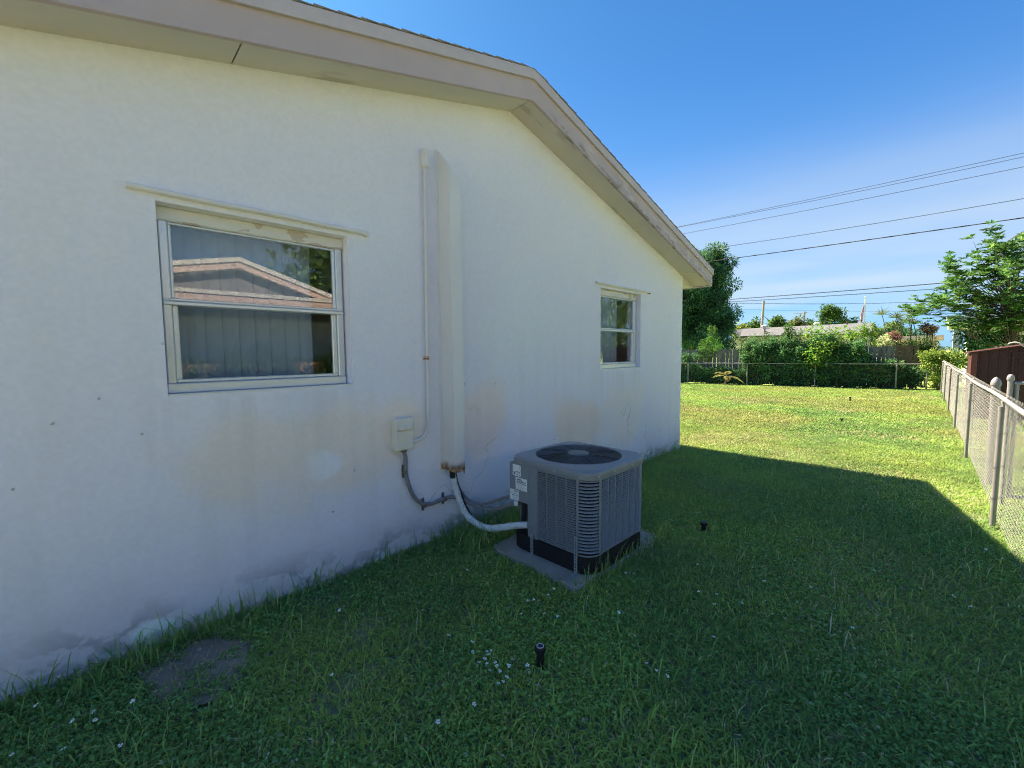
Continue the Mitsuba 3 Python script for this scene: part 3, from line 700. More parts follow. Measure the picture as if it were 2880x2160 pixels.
# gate posts and gate rail behind it
gp = thing('gate_post', 'stout grey post with a pointed dome cap behind the chain link fence', 'post')
part(gp, 'shaft', tube([[3.315, 7.2, -.1], [3.315, 7.2, 1.155]], .036, 16), 'post_metal', 40)
part(gp, 'cap', lathe([(.037, 1.140), (.043, 1.145), (.043, 1.170), (.036, 1.200), (.020, 1.225), (.007, 1.236), (0, 1.240)], 18, (3.315, 7.2, 0)), 'post_metal', 40)
gp = thing('gate_post', 'slim grey gate post with rounded mushroom cap', 'post')
part(gp, 'shaft', tube([[3.352, 6.3, -.1], [3.352, 6.3, 1.262]], .0205, 14), 'rail_metal', 40)
part(gp, 'cap', lathe([(.022, 1.245), (.026, 1.25), (.026, 1.275), (.022, 1.292), (.012, 1.303), (0, 1.306)], 16, (3.352, 6.3, 0)), 'rail_metal', 40)
gt = thing('yard_gate', 'low chain link gate with pale top rail, behind the fence', 'gate')
part(gt, 'frame', cat([tube([[3.378, 6.3, 1.222], [4.60, 6.34, 1.222]], .015, 10), tube([[3.395, 6.3, .12], [4.60, 6.34, .12]], .015, 10), tube([[3.395, 6.3, .10], [3.395, 6.3, 1.22]], .015, 10), tube([[4.59, 6.34, .10], [4.59, 6.34, 1.22]], .015, 10)]), 'rail_metal', 40)
part(gt, 'wire_mesh', chain_link((3.415, 6.3), (4.57, 6.34), .13, 1.20), 'wire_metal', kind='stuff')

# ------------------------------------------------------------------ back fences
bl = lambda x, off=0.0: 20.6 + off + 0.254 * (x + 6.15)
bf = thing('chain_link_fence', 'low chain link fence across the back of the lawn, grown over with vines', 'fence')
part(bf, 'top_rail', tube([[x, bl(x), 0.995] for x in np.linspace(-9, 2.75, 30)], .020, 8), 'rail_metal', True)
bx_ = [-8.2, -5.784, -3.353, -.9, 1.636, 2.501]
for x in bx_:
    part(bf, 'post', tube([[x, bl(x, -.03), -.1], [x, bl(x, -.03), .985]], .026, 10), 'post_metal', True)
for a, b in zip(bx_[:-1], bx_[1:]):
    part(bf, 'wire_mesh', chain_link((a, bl(a, .02)), (b, bl(b, .02)), .03, 1.01, .07, .0018), 'wire_metal', kind='stuff')
wf = thing('wooden_fence', 'weathered grey board fence behind the vines at the back', 'fence')
x = -9.4; rg = np.random.default_rng(8)
while x < 2.1:
    w_ = .135
    brown = x > 1.5
    h = 1.60 + rg.uniform(-.03, .03) + .012 * (x + 6) + (0.02 if brown else 0)
    y = bl(x, .62); dy = .254 * w_
    t = .02
    v = np.array([[x, y, .03], [x + w_ - .012, y + dy, .03], [x + w_ - .012, y + dy + t, .03], [x, y + t, .03]])
    tp = v + [0, 0, h]; lean = rg.uniform(-.012, .012); tp[:, 0] += lean
    part(wf, 'plank', (np.vstack([v, tp]), BOXF), 'brown_plank' if brown else 'old_plank')
    x += w_
part(wf, 'rail', cat([tube([[-9.4, bl(-9.4, .67), z], [2.1, bl(2.1, .67), z]], .04, 4) for z in (.4, 1.3)]), 'old_plank')

# ------------------------------------------------------------------ brown shed behind the right fence
sh = thing('garden_shed', 'dark red-brown metal shed behind the chain link fence', 'shed')
SY = 14.0
def sh_top(x): return 1.487 + .19 * (x - 3.333)
part(sh, 'wall', prism(Polygon([(3.36, 0), (6.1, 0), (6.1, 1.75), (4.72, sh_top(4.72) - .02), (3.36, sh_top(3.36) - .02)]), SY + .01, SY + 2.4, 'y'), 'shed_paint')
part(sh, 'corner_trim', cbx(3.335, 3.43, SY - .012, SY + .06, 0, sh_top(3.36) - .03, .004), 'shed_trim_sunlit')
part(sh, 'roof', prism(Polygon([(3.30, sh_top(3.30)), (4.72, sh_top(4.72)), (6.2, sh_top(3.30) + .0), (6.2, sh_top(3.30) - .03), (4.72, sh_top(4.72) - .03), (3.30, sh_top(3.30) - .03)]), SY - .06, SY + 2.5, 'y'), 'shed_paint')
for k in range(18):
    xx = 3.47 + k * .14
    if xx < 4.6: part(sh, 'rib', cbx(xx, xx + .022, SY - .004, SY + .0098, .03, sh_top(xx) - .05, .004), 'shed_paint')
part(sh, 'door_frame', cat([cbx(3.93, 3.97, SY - .016, SY - .0045, .03, 1.48, .003), cbx(3.97, 4.6, SY - .016, SY - .0045, 1.44, 1.48, .003)]), 'shed_paint')
single('white_pipe', tube(spline([(3.86, SY - .08, 1.66), (3.93, SY - .085, 1.685), (4.02, SY - .085, 1.66), (4.07, SY - .08, 1.60), (4.10, SY - .08, 1.59)], 18), .012, 8), 'track_paint', 'pale curved pipe end over the eave of the brown shed', 'pipe', smooth=True)

# ------------------------------------------------------------------ far house
fh = thing('house', 'low white house with pale grey roof behind the board fence', 'house')
fl_ = lambda x, off: 20.6 + off + 0.254 * (x + 6.15)
def fpt(x, off, z): return [x, fl_(x, off), z]
def fbox(x0, x1, o0, o1, z0, z1):
    v = np.array([fpt(x0, o0, z0), fpt(x1, o0, z0), fpt(x1, o1, z0), fpt(x0, o1, z0), fpt(x0, o0, z1), fpt(x1, o0, z1), fpt(x1, o1, z1), fpt(x0, o1, z1)])
    return v, BOXF
part(fh, 'wall', fbox(-6.9, -.55, 12.6, 19.5, 0, 2.55), 'white_paint')
part(fh, 'wall', fbox(-8.2, -6.901, 13.6, 19.4, 0, 2.5), 'white_paint')
part(fh, 'column', fbox(-6.88, -6.76, 12.2, 12.32, 0, 2.52), 'white_paint')
ev, rd = 12.0, 16.4
rv = np.array([fpt(-7.1, ev, 2.60), fpt(-.25, ev, 2.60), fpt(-.55, rd, 3.44), fpt(-8.2, rd, 3.30), fpt(-8.1, ev + 1.2, 3.02), fpt(-.3, rd + 5, 2.6), fpt(-8.2, rd + 5, 2.6)])
rv2 = rv - [0, 0, .10]
rf = np.array([[0, 1, 2], [0, 2, 3], [0, 3, 4], [3, 2, 5], [3, 5, 6]])
side_ = []
for a, b in ((0, 1), (1, 2), (4, 0), (3, 4), (2, 5), (6, 3)): side_ += [[a, a + 7, b + 7], [a, b + 7, b]]
froof = part(fh, 'roof', (np.vstack([rv, rv2]), np.vstack([rf, rf[:, ::-1] + 7, side_])), 'far_roof')
part(fh, 'shaded_gable_wall', (np.array([fpt(-.549, 12.6, 2.45), fpt(-.549, 19.5, 2.45), fpt(-.549, rd, 3.31)]), np.array([[0, 1, 2]])), 'gutter_and_shade_brown')  # dark brown puts the shade of this gable end into its colour
for (x, off, z) in ((-6.6, 15.6, 3.26), (-3.55, 15.9, 3.33)):
    p = fpt(x, off, z - .06)
    part(froof, 'vent', lathe([(.10, 0), (.10, .10), (.19, .13), (.20, .22), (.13, .29), (0, .31)], 14, p), 'white_paint', 40)
for (x, off, z) in ((-6.0, 13.3, 2.88), (-1.85, 15.8, 3.36)):
    p = fpt(x, off, z - .04)
    part(froof, 'vent_pipe', lathe([(.045, 0), (.045, .26), (0, .26)], 10, p), 'gutter_and_shade_brown', 40)
gp_ = [fpt(-6.45, 11.9, 2.52), fpt(-6.62, 11.95, 2.42), fpt(-7.0, 12.3, 2.26), fpt(-7.15, 12.5, 2.1), fpt(-7.15, 12.5, 1.3)]
part(fh, 'downspout', tube(gp_, .055, 6), 'gutter_and_shade_brown', 40)
for x0 in (-4.1, -2.2):
    wn = part(fh, 'window', fbox(x0, x0 + 1.0, 12.54, 12.599, 1.15, 2.05), 'window_metal')
    part(wn, 'pane', fbox(x0 + .06, x0 + .94, 12.52, 12.539, 1.21, 1.99), 'ac_dark')

wb = thing('house', 'white house corner with pale flat roof edge behind the right tree', 'house')
part(wb, 'roof', cat([prism(Polygon([(2.93, 2.83), (6.5, 2.83), (6.5, 2.50), (3.02, 2.50)]), 23.8, 30, 'y')]), 'white_paint')
part(wb, 'column', cbx(3.14, 3.36, 23.9, 24.1, 0, 2.497, .01), 'white_paint')
part(wb, 'wall', bx(3.6, 6.4, 25.0, 29.8, 0, 2.495), 'white_paint')
pk = thing('house', 'low pink house seen between the shrubs right of the flag', 'house')
part(pk, 'wall', bx(0.9, 2.7, 30.0, 34.0, 0, 2.05), 'neighbour_pink')
part(pk, 'roof', bx(0.6, 2.9, 29.7, 34.2, 2.055, 2.25), 'neighbour_pink')

# ------------------------------------------------------------------ next-door house on the right (mirrored in the window)
nh = thing('house', 'neighbouring grey house with white and pink trimmed gable, mirrored in the window', 'house')
ng = Polygon([(-6.0, 0), (9.0, 0), (9.0, 1.9), (2.6, 3.70), (-6.0, 2.2)])
part(nh, 'wall', prism(Polygon([(-2.0, 0), (7.0, 0), (7.0, 2.35), (2.6, 3.62), (-2.0, 2.35)]), 8.6, 8.8, 'x'), 'neighbour_wall')
part(nh, 'roof', cat([prism(Polygon([(2.6, 3.80), (7.6, 2.20), (7.6, 2.10), (2.6, 3.70)]), 8.35, 18, 'x'), prism(Polygon([(2.6, 3.80), (2.6, 3.70), (-2.6, 2.62), (-2.6, 2.72)]), 8.35, 18, 'x')]), 'white_paint')
part(nh, 'fascia', cat([prism(Polygon([(2.6, 3.69), (7.6, 2.09), (7.6, 1.95), (2.6, 3.55)]), 8.38, 8.42, 'x'), prism(Polygon([(2.6, 3.69), (2.6, 3.55), (-2.6, 2.47), (-2.6, 2.61)]), 8.38, 8.42, 'x')]), 'neighbour_pink')
part(nh, 'gable', prism(Polygon([(-1.9, 2.42), (6.4, 2.42), (2.6, 3.50)]), 8.56, 8.598, 'x'), 'neighbour_gable')
part(nh, 'unseen_plinth', bx(8.57, 8.5985, -1.99, 6.99, 0, 1.45), 'brown_plank')  # out of view, dark band that keeps the lower pane reflection dark
part(nh, 'porch_roof', bx(7.4, 8.59, -2.5, 7.2, 2.80, 2.88), 'white_paint')
part(nh, 'porch_fascia', bx(7.42, 7.46, -2.5, 7.2, 2.64, 2.795), 'neighbour_pink')
part(nh, 'porch_post', cat([bx(7.47, 7.57, y, y + .1, 0, 2.795) for y in (-2.3,)]), 'white_paint')

# ------------------------------------------------------------------ power lines, poles, flag
def wire(a, b, sag, r, label, ext=0.35, bead=False, cols='cable'):
    a, b = np.array(a), np.array(b)
    t = np.linspace(-ext, 1 + ext, 90); p = a + (b - a) * t[:, None]
    p[:, 2] -= sag * 4 * t * (1 - t)
    m = tube(p, r, 6)
    k = thing('power_line', label, 'power line', None)
    if bead:
        q = [p + np.c_[np.zeros(90), .010 * np.cos(np.arange(90) * 1.1 + e), .012 * np.sin(np.arange(90) * 1.1 + e)] for e in (0, PI)]
        part(k, 'strand', m, cols, True)
        for z in q: part(k, 'strand', tube(z, r * .7, 5), cols, True)
    else:
        part(k, 'cable', m, cols, True)


wire((-9.46, 27.235, 9.5), (4.856, 27.531, 9.5), .03, .010, 'highest power line crossing the blue sky')
wire((-9.414, 27.134, 9.45), (4.889, 27.891, 9.45), .055, .010, 'second highest power line, just under the topmost one')
wire((-9.131, 27.608, 9.1), (4.924, 28.087, 9.1), .045, .011, 'third power line down, in the middle of the sky')
wire((-8.516, 28.098, 8.0), (5.057, 28.994, 8.0), .07, .013, 'thin power line meeting the top of the big dark tree')
wire((-7.76, 22.4, 6.088), (4.66, 23.35, 6.088), .02, .016, 'twisted dark cable crossing in front of the big dark tree', bead=True)
wire((-15.663, 57.38, 8.0), (2.985, 59.567, 8.0), .03, .042, 'upper of the paired lines low over the far roofs')
wire((-16.22, 60.375, 8.0), (3.265, 64.946, 8.0), .03, .036, 'lower of the paired lines low over the far roofs')
wire((-16.868, 62.441, 8.0), (0.532, 80.709, 8.0), .18, .030, 'sagging line at the top of the leaning utility pole')
wire((-20.995, 78.019, 8.5), (-2.515, 105.556, 8.5), .11, .026, 'faint farthest line just above the far trees', cols='pole_wood')
up = thing('utility_pole', 'leaning grey utility pole behind the far roof', 'utility pole')
part(up, 'pole', tube([[-13.78, 61.6, 0], [-13.64, 62.28, 7.97]], [.17, .13], 10), 'pole_wood', 40)
part(up, 'guy_wire', tube([[-13.66, 62.1, 6.2], [-11.6, 62.6, 3.9]], .03, 5), 'cable')
up = thing('utility_pole', 'tiny distant utility pole with crossarm above the far trees', 'utility pole')
part(up, 'pole', tube([[-16.84, 101.89, 0], [-16.84, 101.89, 9.35]], [.2, .16], 8), 'pole_wood', 40)
part(up, 'crossarm', tube([[-18.6, 101.7, 9.0], [-16.2, 102.0, 9.05]], .07, 5), 'pole_wood')
fp = thing('flag_pole', 'thin white flagpole rising behind the far house', 'flagpole')
part(fp, 'pole', tube([[-3.60, 64.8, 0], [-3.76, 65.09, 7.71]], .05, 8), 'white_paint', 40)
part(fp, 'finial', lathe([(.0, -.09), (.08, -.05), (.09, 0), (.06, .06), (0, .09)], 10, (-3.76, 65.09, 7.78)), 'white_paint', True)
U, V = np.meshgrid(np.linspace(0, 1, 24), np.linspace(0, 1, 14), indexing='ij')
fxx = -3.80 + -.10 * U - (.10 + .36 * U) * V ** .8 * (.6 + .4 * np.sin(9 * V + 3 * U)); fyy = 65.0 + .14 * np.sin(V * 14 + U) * V
fzz = 7.0 - 2.05 * U - .25 * V ** .7
fv = np.stack([fxx, fyy, fzz], -1).reshape(-1, 3); ff = []
for i in range(23):
    for j in range(13):
        a = i * 14 + j; ff += [[a, a + 14, a + 15], [a, a + 15, a + 1]]
fk = tag(key_of('flag'), 'limp red and white striped flag hanging from the far pole', 'flag')
scene[fk] = mikit.ply((fv, np.array(ff)), 'flag_cloth', smooth=True, uv=np.c_[U.ravel(), V.ravel()])

# ------------------------------------------------------------------ foliage
def leaves(P, ax, up, L, W, col, fold=.18):
    """one folded four-point leaf per row"""
    n = len(P); ax = ax / np.linalg.norm(ax, axis=1, keepdims=True)
    sd = np.cross(ax, up); sd /= np.linalg.norm(sd, axis=1, keepdims=True) + 1e-9
    nr = np.cross(sd, ax)
    L = np.broadcast_to(L, n)[:, None]; W = np.broadcast_to(W, n)[:, None]
    mid = P + ax * L * .55 - nr * L * .02
    v = np.stack([P, mid + sd * W * .5 + nr * W * fold, P + ax * L - nr * L * .10, mid - sd * W * .5 + nr * W * fold], 1).reshape(-1, 3)
    b = np.arange(n)[:, None] * 4
    f = np.vstack([b + [0, 1, 2], b + [0, 2, 3]])
    return v, f, np.repeat(col, 4, 0)


def unit(n, rng):
    v = rng.normal(size=(n, 3)); return v / np.linalg.norm(v, axis=1, keepdims=True)


def palette(n, rng, cols, w, jit=.18):
    c = np.array(cols)[rng.choice(len(cols), n, p=np.array(w[:len(cols)]) / np.sum(w[:len(cols)]))]
    c = c * 1.8
    return np.clip(c * (1 + jit * rng.normal(size=(n, 1))) * (1 + .06 * rng.normal(size=(n, 3))), .004, .9)


GREENS = [(.045, .105, .022), (.030, .075, .018), (.075, .15, .03), (.11, .18, .04)]


def clumped(centers, radius, per, L, W, rng, cols=GREENS, wts=(4, 3, 2, 1), droop=.3, flat=(1, 1, .8)):
    """leaves gathered in clumps round the centres, pointing outwards"""
    C = np.asarray(centers, float); n = len(C) * per
    rad_ = np.broadcast_to(radius, len(C)).repeat(per)[:, None]
    d = unit(n, rng); r = rad_ * rng.random((n, 1)) ** .45
    P = C.repeat(per, 0) + d * r * np.array(flat)
    ax = d * 1.0 + unit(n, rng) * .8; ax[:, 2] -= droop
    upv = unit(n, rng) * .6 + [0, 0, 1]
    tone = (1 + .25 * rng.normal(size=len(C))).repeat(per)[:, None]
    col = np.clip(palette(n, rng, cols, wts) * np.clip(tone, .55, 1.6), .004, .9)
    return leaves(P, ax, upv, L * (1 + .25 * rng.normal(size=n)), W * (1 + .2 * rng.normal(size=n)), col)


def merge3(sets):
    v, f, c, n = [], [], [], 0
    for a, b, d in sets: v.append(a); f.append(b + n); c.append(d); n += len(a)
    return np.vstack(v), np.vstack(f), np.vstack(c)


def foliage(parent, name, sets, mat='tree_leaf', kind=None, smooth=False):
    v, f, c = merge3(sets)
    return part(parent, name, (v, f), mat, smooth, color=c, kind=kind)


def ellipsoid_clumps(c, r, n, rng, shell=.45):
    d = unit(n, rng); k = (shell + (1 - shell) * rng.random((n, 1))) ** .8
    return np.asarray(c) + d * k * np.asarray(r)


# big dark tree beyond the left corner of the house
rng = np.random.default_rng(21)
mt = thing('tree', 'big dense dark green tree half hidden behind the house corner', 'tree')
cl = np.vstack([ellipsoid_clumps(c, r, n, rng, .55) for c, r, n in (
    ((-8.6, 27.6, 5.6), (2.6, 2.4, 2.75), 120), ((-7.2, 27.2, 6.5), (1.15, 1.3, 1.25), 30), ((-7.5, 27.2, 4.0), (1.75, 1.6, 1.7), 60), ((-9.6, 27.8, 3.6), (2.2, 2, 2.2), 50), ((-7.4, 27.2, 2.6), (1.55, 1.4, 1.2), 46))])
core = np.vstack([ellipsoid_clumps(c, r, n, rng, .1) for c, r, n in (((-8.7, 27.8, 5.4), (1.9, 1.6, 2.0), 40), ((-8.3, 27.7, 3.4), (2.0, 1.4, 1.6), 40))])
MG = [(.028, .080, .045), (.040, .10, .05), (.060, .13, .05), (.16, .20, .06)]
foliage(mt, 'crown', [clumped(cl, .44, 165, .19, .068, rng, MG, (5, 4, 2, .25), .35), clumped(core, .6, 50, .30, .10, rng, MG, (6, 3, 1, 0), .4),
    clumped(cl[cl[:, 2] > 7.2], .40, 40, .20, .06, rng, [(.17, .22, .05), (.10, .15, .04)], (1, 1), .2)])
part(mt, 'trunk', cat([tube([[-8.7, 27.7, -.1], [-8.6, 27.7, 1.2], [-8.5, 27.6, 2.6], [-8.6, 27.6, 5.0]], [.36, .28, .22, .08], 10)] + [tube([[-8.55, 27.6, 1.9], [-8.55 + dx * .5, 27.6 + dy * .5, 2.9], [-8.55 + dx, 27.6 + dy, 4.3]], [.14, .10, .03], 7) for dx, dy in ((1.4, -.4), (-1.5, .5), (.3, 1.2), (-.6, -1.0))]), 'bark', True)

# tree at the right, whorled leaves on thin branches
RT = [(3.82, 18.98, 4.97), (3.84, 19.59, 4.75), (4.04, 19.24, 4.66), (3.95, 19.71, 4.52), (3.82, 19.75, 4.45), (2.97, 18.63, 4.19), (3.03, 18.53, 3.87), (2.93, 20.17, 3.88), (3.09, 19.02, 3.79), (3.23, 18.97, 3.64), (3.53, 20.49, 4.41), (3.41, 19.44, 4.07), (3.63, 20.17, 4.0), (3.73, 19.45, 4.19), (3.8, 19.78, 3.93), (3.59, 18.8, 3.57), (3.45, 19.77, 3.63), (3.4, 20.24, 3.9), (3.96, 19.55, 4.17), (4.19, 19.98, 4.53), (4.32, 19.84, 4.25), (4.19, 18.63, 3.85), (4.14, 20.02, 3.84), (3.95, 19.68, 3.63), (4.18, 19.1, 3.41), (4.3, 18.56, 3.58), (4.48, 20.23, 4.02), (4.44, 19.45, 3.38), (3.27, 19.94, 3.43), (3.38, 20.26, 3.3), (3.56, 19.93, 3.36), (3.77, 20.34, 3.31), (3.46, 19.29, 3.04), (3.68, 20.1, 2.95), (3.83, 19.39, 2.95), (4.11, 20.37, 3.14), (4.07, 20.26, 2.82), (4.18, 18.69, 2.93), (4.34, 18.77, 2.98), (4.41, 18.93, 2.67), (4.36, 20.43, 2.71), (4.16, 19.37, 2.53), (3.82, 19.75, 2.64), (3.93, 19.1, 2.4), (3.68, 19.51, 2.5), (4.14, 19.27, 2.26), (4.35, 19.2, 2.38), (4.51, 19.67, 2.39), (4.46, 19.67, 2.13), (4.33, 20.31, 2.09), (4.15, 19.86, 2.01), (4.31, 20.36, 1.85), (4.47, 20.21, 1.87), (2.24, 20.48, 2.98), (2.42, 19.84, 3.04), (2.59, 18.83, 3.02), (2.72, 20.22, 3.22), (2.68, 20.43, 2.98), (2.39, 20.31, 2.77), (2.25, 19.64, 2.74), (2.94, 19.93, 3.07), (3.07, 18.92, 3.05), (3.19, 20.16, 3.03), (3.04, 19.65, 2.86), (2.92, 19.07, 2.87), (4.32, 18.63, 4.38), (4.29, 20.21, 4.71), (4.62, 20.48, 1.84), (3.1, 18.68, 3.46), (3.4, 20.1, 2.83), (3.3, 19.32, 2.38), (3.2, 18.8, 2.22), (4.42, 19.09, 3.12)]
RT = np.array(RT)
rt = thing('tree', 'open bright green tree with clustered leaves at the right edge', 'tree')
extra = np.vstack([RT + rng.normal(0, .22, RT.shape) * [.8, 1.2, .8] for _ in range(4)] + [ellipsoid_clumps((5.3, 20, 3.6), (1.1, 1.2, 1.8), 130, rng, .3)])
tips = np.vstack([RT + rng.normal(0, .05, RT.shape), extra[rng.random(len(extra)) < .8]])
RG = [(.060, .130, .035), (.045, .105, .03), (.10, .175, .04), (.03, .075, .025)]
sets = []
for k in range(3):
    cc = tips + rng.normal(0, .07, tips.shape); n = len(cc); per = 9
    th = (np.arange(per) * 2 * PI / per)[None] + rng.random((n, 1)) * 6
    ax = np.stack([np.cos(th), np.sin(th), .25 + .45 * rng.random((n, per))], -1) + .55 * unit(n, rng)[:, None] * [1, 1, .8]
    ax = ax.reshape(-1, 3)
    P_ = cc.repeat(per, 0) + ax * .02
    tone = np.clip(1 + .28 * rng.normal(size=n), .5, 1.7).repeat(per)[:, None]
    sets.append(leaves(P_, ax, np.array([0, 0, 1.0]) + .4 * unit(n * per, rng), .145 * (1 + .2 * rng.normal(size=n * per)), .068, np.clip(palette(n * per, rng, RG, (4, 3, 2, 2)) * tone, .005, .9)))
foliage(rt, 'crown', sets)
trunk = np.array([[4.5, 20.0, -.1], [4.45, 19.95, 1.2], [4.35, 19.9, 2.2], [4.2, 19.8, 3.2], [4.05, 19.6, 4.3]])
br = [tube(trunk, [.11, .09, .07, .05, .02], 8)]
for p in tips[::2]:
    s0 = trunk[2] + (trunk[3] - trunk[2]) * rng.random() if p[2] > 2.6 else trunk[1] + (trunk[2] - trunk[1]) * rng.random()
    mid = (s0 + p) / 2 + [0, 0, -.12] + rng.normal(0, .06, 3)
    br.append(tube(spline([s0, mid, p], 7), np.linspace(.015, .004, 7), 5))
part(rt, 'trunk', cat(br), 'bark', True)

DK = np.array([(3.44, 20.27, 2.05), (3.63, 20.37, 2.15), (3.79, 19.54, 2.02), (3.54, 20.11, 1.83), (3.71, 19.54, 1.78), (3.93, 20.22, 1.86), (3.44, 19.83, 1.69), (3.66, 20.38, 1.62), (3.88, 20.48, 2.15), (4.0, 20.01, 1.95), (3.35, 20.5, 1.91), (3.28, 19.81, 2.15)])


def shrub(name, label, centers, radius, per, L, W, cols=GREENS, wts=(4, 3, 2, 1), stem=True, seed=1, droop=.3, category='shrub', group=None):
    r = np.random.default_rng(seed)
    k = thing(name, label, category, group)
    foliage(k, 'leaves', [clumped(centers, radius, per, L, W, r, cols, wts, droop)])
    if stem:
        c = np.asarray(centers); b = c.mean(0); st = []
        for p in c[::max(1, len(c) // 9)]:
            st.append(tube(spline([[b[0] + .25 * (p[0] - b[0]), b[1] + .25 * (p[1] - b[1]), -.05], (np.array([b[0], b[1], 0]) * .4 + p * .6) * [1, 1, 0] + [0, 0, p[2] * .55], p], 7), np.linspace(.022, .008, 7), 5))
        part(k, 'stems', cat(st), 'bark', True)
    return k


r9 = np.random.default_rng(33)
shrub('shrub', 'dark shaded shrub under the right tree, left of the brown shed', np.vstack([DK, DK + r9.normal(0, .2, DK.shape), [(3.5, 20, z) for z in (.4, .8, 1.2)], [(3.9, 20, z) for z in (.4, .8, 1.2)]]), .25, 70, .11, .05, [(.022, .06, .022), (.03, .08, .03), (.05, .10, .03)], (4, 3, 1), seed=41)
lime = np.vstack([ellipsoid_clumps(c, r, n, r9, .2) for c, r, n in (((2.62, 22.70, 1.15), (.34, .25, .40), 22), ((3.0, 22.8, 1.25), (.55, .3, .28), 26), ((2.78, 22.72, .55), (.16, .2, .50), 18), ((3.45, 22.6, 1.12), (.5, .3, .22), 18), ((2.35, 22.6, 1.3), (.15, .15, .14), 4))])
shrub('shrub', 'lime green vine bush spilling over the far corner of the fences', lime, .17, 75, .075, .038, [(.13, .20, .045), (.19, .25, .06), (.08, .14, .03), (.24, .24, .10)], (4, 3, 2, .5), seed=42)

# climbers smothering the back fence, one thing per length of fence
def vine_wall(x0, x1, off, z0, z1, n, rng, ragged=.25):
    xs = rng.uniform(x0, x1, n); top = z1 + ragged * (meshkit.noise(np.c_[xs * 1.7, xs * 0 + 3, xs * 0]) - .5) * 2
    zs = z0 + (top - z0) * rng.random(n)
    return np.c_[xs, bl(xs, 0) + off + rng.normal(0, .10, n) - .15 * meshkit.noise(np.c_[xs * 1.3, zs * 1.6, xs * 0]), zs]


VG = [(.050, .115, .055), (.070, .15, .06), (.10, .195, .06), (.15, .25, .07)]
for (x0, x1, off, z1, n, lab, sd) in ((-3.55, -1.9, .12, 1.62, 190, 'dark vine mass on the back fence right of the small palm', 51), (-1.95, -.55, .10, 1.50, 150, 'vine mass in the middle of the back fence', 52),
                                     (-.6, .6, .12, 1.60, 150, 'vine mass on the back fence below the bright shrub', 53), (.55, 1.75, .25, 1.0, 95, 'low vines in front of the bare grey fence boards', 54)):
    r = np.random.default_rng(sd)
    k = thing('climbing_vine', lab, 'vine')
    c = vine_wall(x0, x1, off + .2, .05, z1, n, r, .5)
    if z1 > 1.2:
        nx = 16; xt = r.uniform(x0, x1, nx); zt = z1 + r.random(nx) ** 1.5 * .75 * (.4 + 1.2 * meshkit.noise(np.c_[xt * 2.1, xt * 0, xt * 0]))
        c = np.vstack([c] + [np.c_[xt + r.normal(0, .04, nx), bl(xt, off + .35), 1.3 + (zt - 1.3) * q] for q in (.5, .75, 1.0)])
    foliage(k, 'leaves', [clumped(c, .17, 62, .105, .055, r, VG, (5, 4, 2, .8), .35)])
    part(k, 'stems', cat([tube(spline([[xx, bl(xx, .1), -.05], [xx + r.uniform(-.2, .2), bl(xx, .12), .6], [xx + r.uniform(-.4, .4), bl(xx, .15), z1 * .85]], 7), .010, 5) for xx in r.uniform(x0 + .2, x1 - .2, 6)]), 'bark', True)
r = np.random.default_rng(60)
k = thing('climbing_vine', 'thin vines over the grey boards at the left end of the back fence', 'vine')
c = np.vstack([vine_wall(-6.6, -5.5, .3, .05, 1.5, 55, r), vine_wall(-5.5, -3.6, .25, .02, .75, 70, r, .35), vine_wall(-9, -6.6, .3, .05, 1.5, 60, r)])
foliage(k, 'leaves', [clumped(c, .16, 55, .10, .05, r, VG, (5, 4, 1, .2), .35)])
# shrubs standing behind the fence and poking over it
sp = lambda pts: np.array([[x, bl(x, o), z] for x, o, z in pts])
shrub('shrub', 'green shrub over the board fence below the big dark tree', np.vstack([sp([(-5.19, 1.2, 2.62), (-5.2, 1.2, 2.35), (-5.3, 1.2, 2.1), (-5.1, 1.2, 2.05), (-5.5, 1.2, 2.0), (-4.95, 1.2, 1.85), (-5.25, .5, 1.7), (-5.4, .4, 1.45), (-5.1, .3, 1.3), (-5.6, 1.2, 1.75), (-4.85, .4, 1.7)])]), .24, 110, .10, .05, [(.06, .14, .03), (.09, .18, .04), (.04, .10, .03)], (3, 3, 2), seed=61)
shrub('shrub', 'slender shrub tip standing over the vines before the grey roof', sp([(-2.1, 1.1, 2.62), (-2.08, 1.1, 2.45), (-2.15, 1.1, 2.25), (-2.0, 1.1, 2.15), (-2.25, 1.0, 2.05), (-1.9, 1.0, 2.0), (-2.1, .9, 1.85), (-2.35, .8, 1.8), (-1.8, .8, 1.75)]), .19, 90, .11, .055, seed=62)
shrub('shrub', 'dull green bush rising over the fence near the white column', sp([(-3.75, .8, 1.95), (-3.4, .9, 2.1), (-3.1, .9, 2.05), (-2.8, .9, 2.22), (-2.7, .8, 2.0), (-3.3, .6, 1.75), (-3.7, .6, 1.7), (-2.9, .6, 1.75), (-3.5, .3, 1.4), (-3.1, .2, 1.2), (-2.6, .3, 1.6)]), .27, 100, .10, .05, [(.05, .11, .035), (.08, .14, .04), (.035, .08, .03)], (3, 2, 2), seed=63)
BR = [(.12, .22, .035), (.08, .17, .03), (.18, .27, .05), (.05, .11, .025)]
